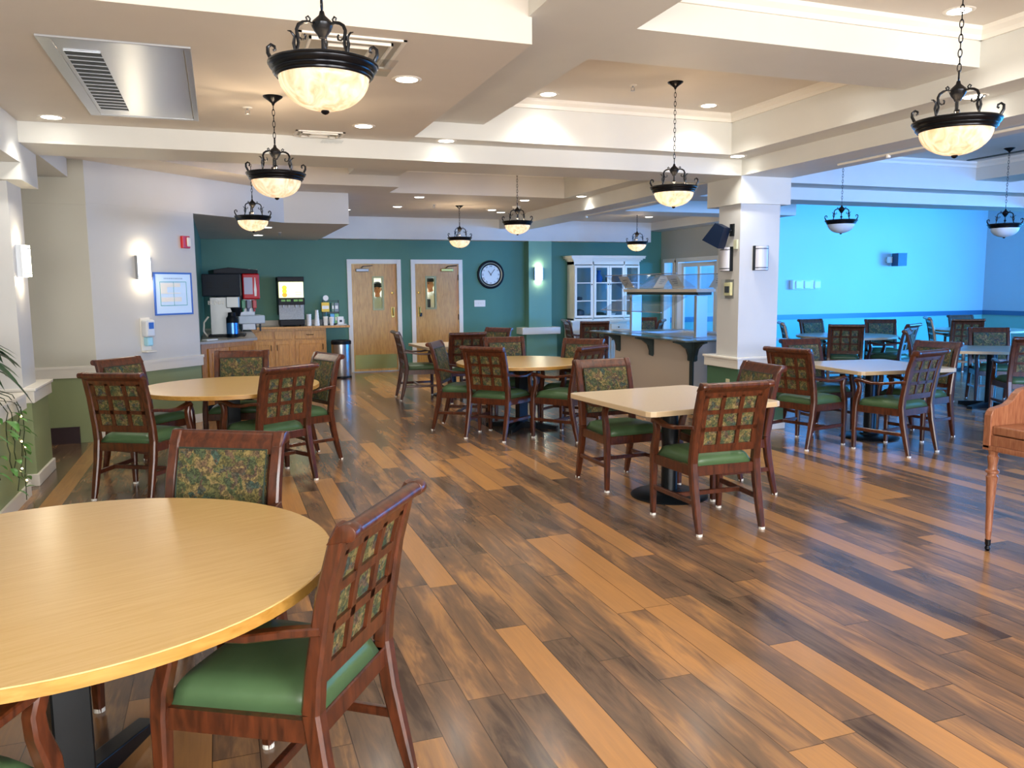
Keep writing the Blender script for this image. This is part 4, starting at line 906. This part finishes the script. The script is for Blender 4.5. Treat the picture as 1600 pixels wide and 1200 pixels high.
def vase(x,y,z,prof,m,label,cat='vase'): return tag(obj('display_'+cat,B().lathe(prof,20),m,None,True),label,cat,'ornaments in the white hutch',(hx0+x,hy0+y,z))
M['bluev']=mat('blue_vase_glaze',hx('3c6fb0'),.2); M['greyv']=mat('grey_vase_glaze',hx('4a5258'),.3); M['greenv']=mat('dark_green_glaze',hx('3c4a3c'),.4)
VP=[(0,0),(.05,0),(.09,.06),(.085,.13),(.04,.19),(.035,.23),(.06,.27),(0,.27)]
vase(-.12,-.2,1.648,[(r*.9,z*.95) for r,z in VP],'bluev','blue vase on the top shelf of the white hutch, left')
vase(.10,-.2,1.648,[(r*.7,z) for r,z in VP],'greyv','dark grey vase on the top shelf of the white hutch, right')
vase(-.55,-.18,.93,[(0,0),(.06,0),(.11,.08),(.1,.16),(0,.2)],'greyv','dark ornament low in the left end of the white hutch','bowl')
vase(-.10,-.2,.93,[(0,0),(.12,0),(.15,.06),(.08,.12),(0,.13)],'greenv','dark green dish low in the white hutch','bowl')
vase(.16,-.2,.93,[(0,0),(.05,0),(.10,.09),(.11,.1),(0,.1)],'coat','white bowl low in the white hutch','bowl')
vase(-.55,-.18,1.288,[(0,0),(.04,0),(.07,.04),(.06,.08),(0,.09)],'greyv','small grey pot on the middle shelf of the white hutch','pot')

# ---------------------------------------------------------------- serving station with sneeze guard
t=thing('serving_counter','beige serving counter with grey tray slide and dark brackets, left of the column','counter',(0,0,0))
obj('counter_body',B().box(5.42,6.5,8.50,10.55,0,.90),'station',t); obj('well_top',B().box(5.40,6.52,8.48,8.85,.90,.93).box(5.40,6.52,10.1,10.57,.90,.93).box(5.40,5.62,8.85,10.1,.90,.93).box(6.3,6.52,8.85,10.1,.90,.93),'steel',t); obj('food_well',B().box(5.62,6.3,8.85,10.1,.80,.85),'iron',t)
obj('tray_slide',B().prism([(5.15,8.22),(5.40,8.22),(5.40,10.85),(5.15,10.85)],.905,.925).prism([(5.40,8.22),(6.45,8.02),(6.45,8.48),(5.40,8.48)],.9049,.925),'granite',t)
def bracket(x,y,rz,leg):
    o=obj('shelf_bracket',B().prism([(0,.90),(-.26,.90),(-.26,.885),(-.16,.86),(-.08,.80),(-.05,.72),(-.05,.66),(0,.64)],-.02,.02,'y').box(-.01,.01,-.035,.035,.0 if leg else .66,.90),'iron',t); o.matrix_local=Matrix.Translation((x,y,0))@Matrix.Rotation(rz,4,'Z')
bracket(5.42,9.45,0,False); bracket(5.42,8.5,R(0),True); bracket(5.45,8.5,R(90),False); bracket(5.42,10.4,0,False)
t=thing('sneeze_guard','glass sneeze guard with steel posts and a cream canopy above the serving counter','sneeze guard',(0,0,0))
for y in (8.66,10.33): obj('guard_post',B().box(5.56,5.72,y-.03,y+.03,.93,1.45,.004),mat('post_steel',hx('cfd8de'),.3,.8),t)
obj('canopy_light',B().box(5.50,5.78,8.55,10.45,1.49,1.53,.004),'station',t,label='cream canopy shelf'); obj('canopy_rail',B().box(5.54,5.74,8.58,10.42,1.455,1.49),'iron',t)
for xa,xb in ((5.52,5.22),(5.76,6.06)):
    obj('glass_panel',B().prism([(xa,1.53),(xb,1.72),(xb,1.726),(xa,1.536)],8.55,10.5,'y'),'glass',t)
    obj('panel_edge',B().tube([(xb,8.55,1.723),(xb,10.5,1.723)],.005),'chrome',t)
obj('glass_panel',B().box(5.24,6.04,10.49,10.50,1.54,1.73),'glass',t)
gp=obj('glass_panel',B().prism([(5.60,1.44),(5.22,1.24),(5.22,1.234),(5.60,1.434)],8.9,10.6,'y'),'glass',t); obj('panel_edge',B().tube([(5.22,8.9,1.237),(5.22,10.6,1.237)],.006),'chrome',t)
def sign(x,y,tilt,label):
    s=thing('paper_sign',label,'sign',(x,y,1.545),R(-90),'paper signs on the sneeze guard')
    o=obj('sheet',B().box(-.14,.14,-.001,.001,0,.20),'paper',s); o.rotation_euler=(R(tilt),0,0)
    b=B()
    for k,(wl) in enumerate((.07,.06,.045)): b.box(-wl,wl,-.0018,-.001,.13-.03*k,.137-.03*k)
    p=obj('printed_line',b,'ink',s); p.rotation_euler=(R(tilt),0,0)
sign(5.50,10.25,35,'blank white paper sign at the left end of the sneeze guard'); sign(5.78,9.95,-35,'printed white paper sign second from the left on the sneeze guard'); sign(5.50,8.95,35,'white paper sign on the near pane, right end of the sneeze guard'); sign(5.92,8.78,-35,'printed white paper sign nearest the column on the sneeze guard')
# glazed door beyond the station
t=thing('glazed_door','white framed glass door standing in the opening to the blue room','door',(9.0,13.9,0))
obj('door_stile',B().box(-.02,.02,-.62,-.54,0,2.04).box(-.02,.02,.54,.62,0,2.04).box(-.02,.02,-.54,.54,1.96,2.04).box(-.02,.02,-.54,.54,0,.18).box(-.02,.02,-.05,.03,.18,1.96),'white',t)
obj('door_pane',B().box(-.003,.003,-.54,.54,.18,1.96),'glass',t); obj('lock_plate',B().box(-.03,-.02,.03,.10,.95,1.15),'steel',t)

# ---------------------------------------------------------------- organ at the right edge
t=thing('spinet_organ','honey brown wooden spinet organ with turned leg, cut off at the right edge','organ',(4.16,0,0))
ye=3.42
ck=[(0,.615),(0,.805),(.012,.83),(.035,.845),(.08,.852),(.13,.862),(.17,.885),(.20,.92),(.235,.945),(.29,.955),(.60,.955),(.60,.615)]
obj('cheek_panel',B().prism(ck,ye-.045,ye,'y',.004),'organ',t); obj('cheek_panel',B().prism(ck,2.02,2.065,'y',.004),'organ',t)
obj('key_bed',B().box(.0,.60,2.02,ye+.001,.60,.63,.003).box(.01,.60,2.065,ye-.045,.63,.69,.002),'organ',t); obj('key_lid',B().box(.015,.34,2.065,ye-.045,.695,.745,.008,2),'organ',t); obj('upper_case',B().box(.36,.60,2.065,ye-.045,.69,1.08,.006),'organ',t)
leg=[(0,.04),(.010,.04),(.013,.07),(.016,.10),(.017,.12),(.019,.122),(.018,.13),(.020,.25),(.027,.38),(.031,.43),(.033,.445),(.025,.455),(.025,.465),(.036,.470),(.036,.482),(.026,.490),(.023,.51),(.029,.545),(.031,.565),(.023,.578),(.030,.60),(0,.60)]
for x,y in ((.03,ye-.05),(.03,2.08),(.55,ye-.05),(.55,2.08)):
    l=obj('turned_leg',B().lathe(leg,20,Matrix.Translation((x,y,0))),'organ',t,True); obj('caster',B().lathe([(0,.0),(.010,.0),(.016,.014),(.010,.030),(.015,.036),(.016,.068),(0,.07)],14,Matrix.Translation((x,y,0))),'bronze',l,True)

# ---------------------------------------------------------------- plant with fairy lights on the left ledge
rr=random.Random(11)
t=thing('potted_vine','leafy dark green potted plant with trailing vines on the left ledge','plant',(-1.62,6.05,.80))
obj('flower_pot',B().lathe([(0,0),(.09,0),(.12,.16),(.13,.165),(.13,.185),(.11,.185),(0,.17)],28),'pot',t,True)
def leaf(b,p,d,L_,w_,droop):
    d=Vector(d).normalized(); side=d.cross(Vector((0,0,1))).normalized(); n=6; prev=None
    for i in range(n+1):
        f=i/n; c=Vector(p)+d*L_*f+Vector((0,0,-droop*f*f*L_)); ww=w_*math.sin(PI*min(1,f*.93+.07))**.8; cz=Vector((0,0,.25*ww))
        row=[b.bm.verts.new(c-side*ww+cz),b.bm.verts.new(c),b.bm.verts.new(c+side*ww+cz)]
        if prev:
            b.bm.faces.new((prev[0],prev[1],row[1],row[0])); b.bm.faces.new((prev[1],prev[2],row[2],row[1]))
        prev=row
b=B(); st=B()
for i in range(46):
    a=rr.uniform(0,2*PI) if i>14 else rr.uniform(-.3,1.9); h=rr.uniform(.10,.34); r_=rr.uniform(.08,.2)
    p=(r_*math.cos(a),r_*math.sin(a),.16+h); st.tube([(0,0,.16),(p[0]*.5,p[1]*.5,.16+h*.8),p],.003,5)
    leaf(b,p,(math.cos(a+rr.uniform(-.4,.4)),math.sin(a+rr.uniform(-.4,.4)),rr.uniform(-.2,.25)),rr.uniform(.18,.30),rr.uniform(.024,.042),rr.uniform(.3,1.1))
obj('foliage',b,'leaf',t,'all'); obj('stem',st,'vine',t)
for k,(dy,ln) in enumerate(((.35,.62),(.5,.42),(.62,.75),(.2,.5),(-.1,.45))):
    pts=[(0,0,.17),(.10,dy*.5,.12)]; x,y,z=.215,dy,.0
    pts.append((x-.02,y*.9,.03)); 
    n=9
    for i in range(1,n+1): pts.append((x+rr.uniform(-.0,.02),dy+rr.uniform(-.05,.07),-ln*i/n))
    vb=obj('trailing_vine',B().tube(pts,.0035,5),'vine',t,True); lb_=B()
    for i in range(3,len(pts)):
        if rr.random()<.75:
            a=rr.uniform(-.9,1.4); leaf(lb_,pts[i],(abs(math.cos(a))*.5+.1,math.sin(a),rr.uniform(-.2,.3)),rr.uniform(.06,.10),rr.uniform(.014,.024),.6)
    obj('vine_leaf',lb_,'leafl',vb,'all',kind='stuff')
t=thing('fairy_light_string','string of warm fairy lights hanging over the left ledge','string lights',(-1.41,6.05,.80))
pts=[(-.2,.1,.12),(-.1,.3,.03),(.01,.4,.0)]+[(.02+rr.uniform(0,.015),.42+.12*math.sin(i*1.3)+.01*i,-.06*i) for i in range(1,11)]
obj('light_wire',B().tube(pts,.002,5),'vine',t,True)
for i in (4,5,7,8,10,12): 
    p=pts[i]; obj('fairy_bulb',B().sphere((p[0]+.008,p[1]+rr.uniform(-.02,.02),p[2]),.007,8),'bulb',t,'all')

# ---------------------------------------------------------------- two people in the kitchen, seen through the door windows
def person(x,y,rz,label,hat,hgt=1.68,lean=.0):
    t=thing('person',label,'person',(x,y,0),rz); k=hgt/1.70
    J={'pel':(0,0,.93),'wst':(0,-.01,1.08),'cst':(0,-.01+lean*.4,1.28),'nkb':(0,.0+lean*.8,1.43),'nk':(0,-.015+lean,1.50),'hd':(0,-.02+lean,1.58),
       'ls':(-.17,0+lean*.7,1.39),'le':(-.22,.03,1.12),'lw':(-.20,-.12,.93),'rs':(.17,0+lean*.7,1.39),'re':(.23,-.02,1.13),'rw':(.14,-.20,1.08),
       'lh':(-.09,0,.90),'lk':(-.10,-.02,.50),'la':(-.10,.02,.09),'lt':(-.10,-.14,.04),'rh':(.09,0,.90),'rk':(.10,-.02,.50),'ra':(.10,.02,.09),'rt':(.11,-.14,.04)}
    rad={'pel':.13,'wst':.12,'cst':.14,'nkb':.07,'nk':.052,'hd':.06,'ls':.06,'le':.042,'lw':.028,'rs':.06,'re':.042,'rw':.028,'lh':.085,'lk':.058,'la':.04,'lt':.032,'rh':.085,'rk':.058,'ra':.04,'rt':.032}
    E=[('pel','wst'),('wst','cst'),('cst','nkb'),('nkb','nk'),('nk','hd'),('cst','ls'),('ls','le'),('le','lw'),('cst','rs'),('rs','re'),('re','rw'),('pel','lh'),('lh','lk'),('lk','la'),('la','lt'),('pel','rh'),('rh','rk'),('rk','ra'),('ra','rt')]
    for s,wn in (('l','lw'),('r','rw')):
        wx,wy,wz=J[wn]
        J[s+'p']=(wx,wy-.04,wz-.05); rad[s+'p']=.024; E.append((wn,s+'p'))
        for i,(dx,ln) in enumerate(((-.024,.06),(-.008,.07),(.008,.066),(.024,.052))):
            a_=s+'f%d'%i; J[a_]=(wx+dx,wy-.06,wz-.09); J[a_+'t']=(wx+dx,wy-.055+.015,wz-.09-ln*.6); rad[a_]=.009; rad[a_+'t']=.008; E+= [(s+'p',a_),(a_,a_+'t')]
        J[s+'th']=(wx+(.03 if s=='l' else -.03),wy-.06,wz-.06); rad[s+'th']=.010; E.append((s+'p',s+'th'))
    names=list(J); me=bpy.data.meshes.new('body'); me.from_pydata([tuple(c*k for c in J[n]) for n in names],[(names.index(a_),names.index(b_)) for a_,b_ in E],[])
    o=bpy.data.objects.new('body',me); COL.objects.link(o)
    sk=o.modifiers.new('skin','SKIN'); 
    for i,n in enumerate(names): v=me.skin_vertices[0].data[i]; v.radius=(rad[n]*k,rad[n]*k*(.8 if n in('cst','wst','pel') else 1)); v.use_root=(n=='pel')
    o.modifiers.new('sub','SUBSURF').levels=2; o.modifiers['sub'].render_levels=2
    bpy.context.view_layer.update(); ev=bpy.data.meshes.new_from_object(o.evaluated_get(bpy.context.evaluated_depsgraph_get())); bpy.data.objects.remove(o)
    bm=bmesh.new(); bm.from_mesh(ev)
    hc=Vector((0,(-.035+lean)*k,1.60*k)); s_=B(); s_.bm.free(); s_.bm=bm
    s_.sphere(hc,.1*k,24,(.78,.96,1.18)) if False else None
    rr_=bmesh.ops.create_uvsphere(bm,u_segments=24,v_segments=16,radius=.1*k); vs=rr_['verts']; bmesh.ops.scale(bm,vec=(.76,.95,1.18),verts=vs)
    for v in vs: 
        if v.co.z<-.03: v.co.x*=1+ (v.co.z+.03)*3; v.co.y*=1+(v.co.z+.03)*1.5
        if v.co.y<-.08*k and abs(v.co.x)<.018 and -.03<v.co.z<.02: v.co.y-=.022
        if v.co.y<-.06*k and .02<abs(v.co.x)<.045 and 0<v.co.z<.03: v.co.y+=.008
    bmesh.ops.translate(bm,vec=hc,verts=vs)
    for sx in (-1,1):
        q=bmesh.ops.create_uvsphere(bm,u_segments=10,v_segments=8,radius=.028*k)['verts']; bmesh.ops.scale(bm,vec=(.35,.7,1.1),verts=q); bmesh.ops.translate(bm,vec=hc+Vector((sx*.078*k,.01,-.005)),verts=q)
    me2=bpy.data.meshes.new('body'); bm.to_mesh(me2); bm.free(); me2.materials.append(M['skin'])
    for p in me2.polygons: p.use_smooth=True
    bd=bpy.data.objects.new('body',me2); COL.objects.link(bd); bd.parent=t
    for sx in (-1,1): obj('eye',B().sphere(hc+Vector((sx*.032*k,-.083*k,.012*k)),.010*k,10),'ink',t,'all')
    obj('mouth',B().sphere(hc+Vector((0,-.084*k,-.055*k)),.018*k,10,(1,1,1)) if False else B().box(-.02,.02,hc.y-.086,hc.y-.07,hc.z-.056,hc.z-.049,.002),mat('lips',hx('9c5448'),.6),t)
    # jacket: torso tube with collar and sleeves
    ring=[(.150,.86),(.155,.95),(.150,1.05),(.160,1.2),(.178,1.32),(.165,1.39),(.11,1.43),(.07,1.46)]
    b=B().lathe([(r_*k,z*k) for r_,z in ring],28,Matrix.Scale(.74,4,(0,1,0)))
    for a_,c_,d_ in (('ls','le','lw'),('rs','re','rw')): b.tube([[v*k for v in J[a_]],[v*k for v in J[c_]],[v*k for v in J[d_]]],[.07*k,.056*k,.042*k],12)
    obj('chef_jacket',b,'coat' if hat=='cap' else mat('grey_jacket',hx('b9c6cc'),.8),t,'all')
    b=B(); 
    for s in ('l','r'): b.tube([[v*k for v in J[s+'h']],[v*k for v in J[s+'k']],[v*k for v in J[s+'a']]],[.1*k,.075*k,.06*k],12)
    obj('trousers',b,'navy',t,'all')
    if hat=='cap':
        hb=B().lathe([(.083*k,0),(.088*k,.03*k),(.08*k,.07*k),(.045*k,.095*k),(0,.10*k)],24,Matrix.Translation(hc+Vector((0,0,.045*k)))); hb.box(-.06*k,.06*k,hc.y-.17*k,hc.y-.07*k,hc.z+.045*k,hc.z+.055*k,.004); obj('flat_cap',hb,'navy',t,True)
        obj('apron',B().box(-.09,.09,-.155,-.135,.7,1.35,.01),'navy',t)
    else:
        obj('skull_cap',B().lathe([(.086*k,0),(.092*k,.03*k),(.088*k,.08*k),(.05*k,.115*k),(0,.12*k)],24,Matrix.Translation(hc+Vector((0,0,.035*k)))),'navy',t,True)
    return t
person(3.02,16.3,R(-12),'person in a dark skull cap and grey jacket behind the left door window','skull',1.66)
person(4.165,16.45,R(-50),'person in a dark flat cap and white jacket behind the right door window','cap',1.76)
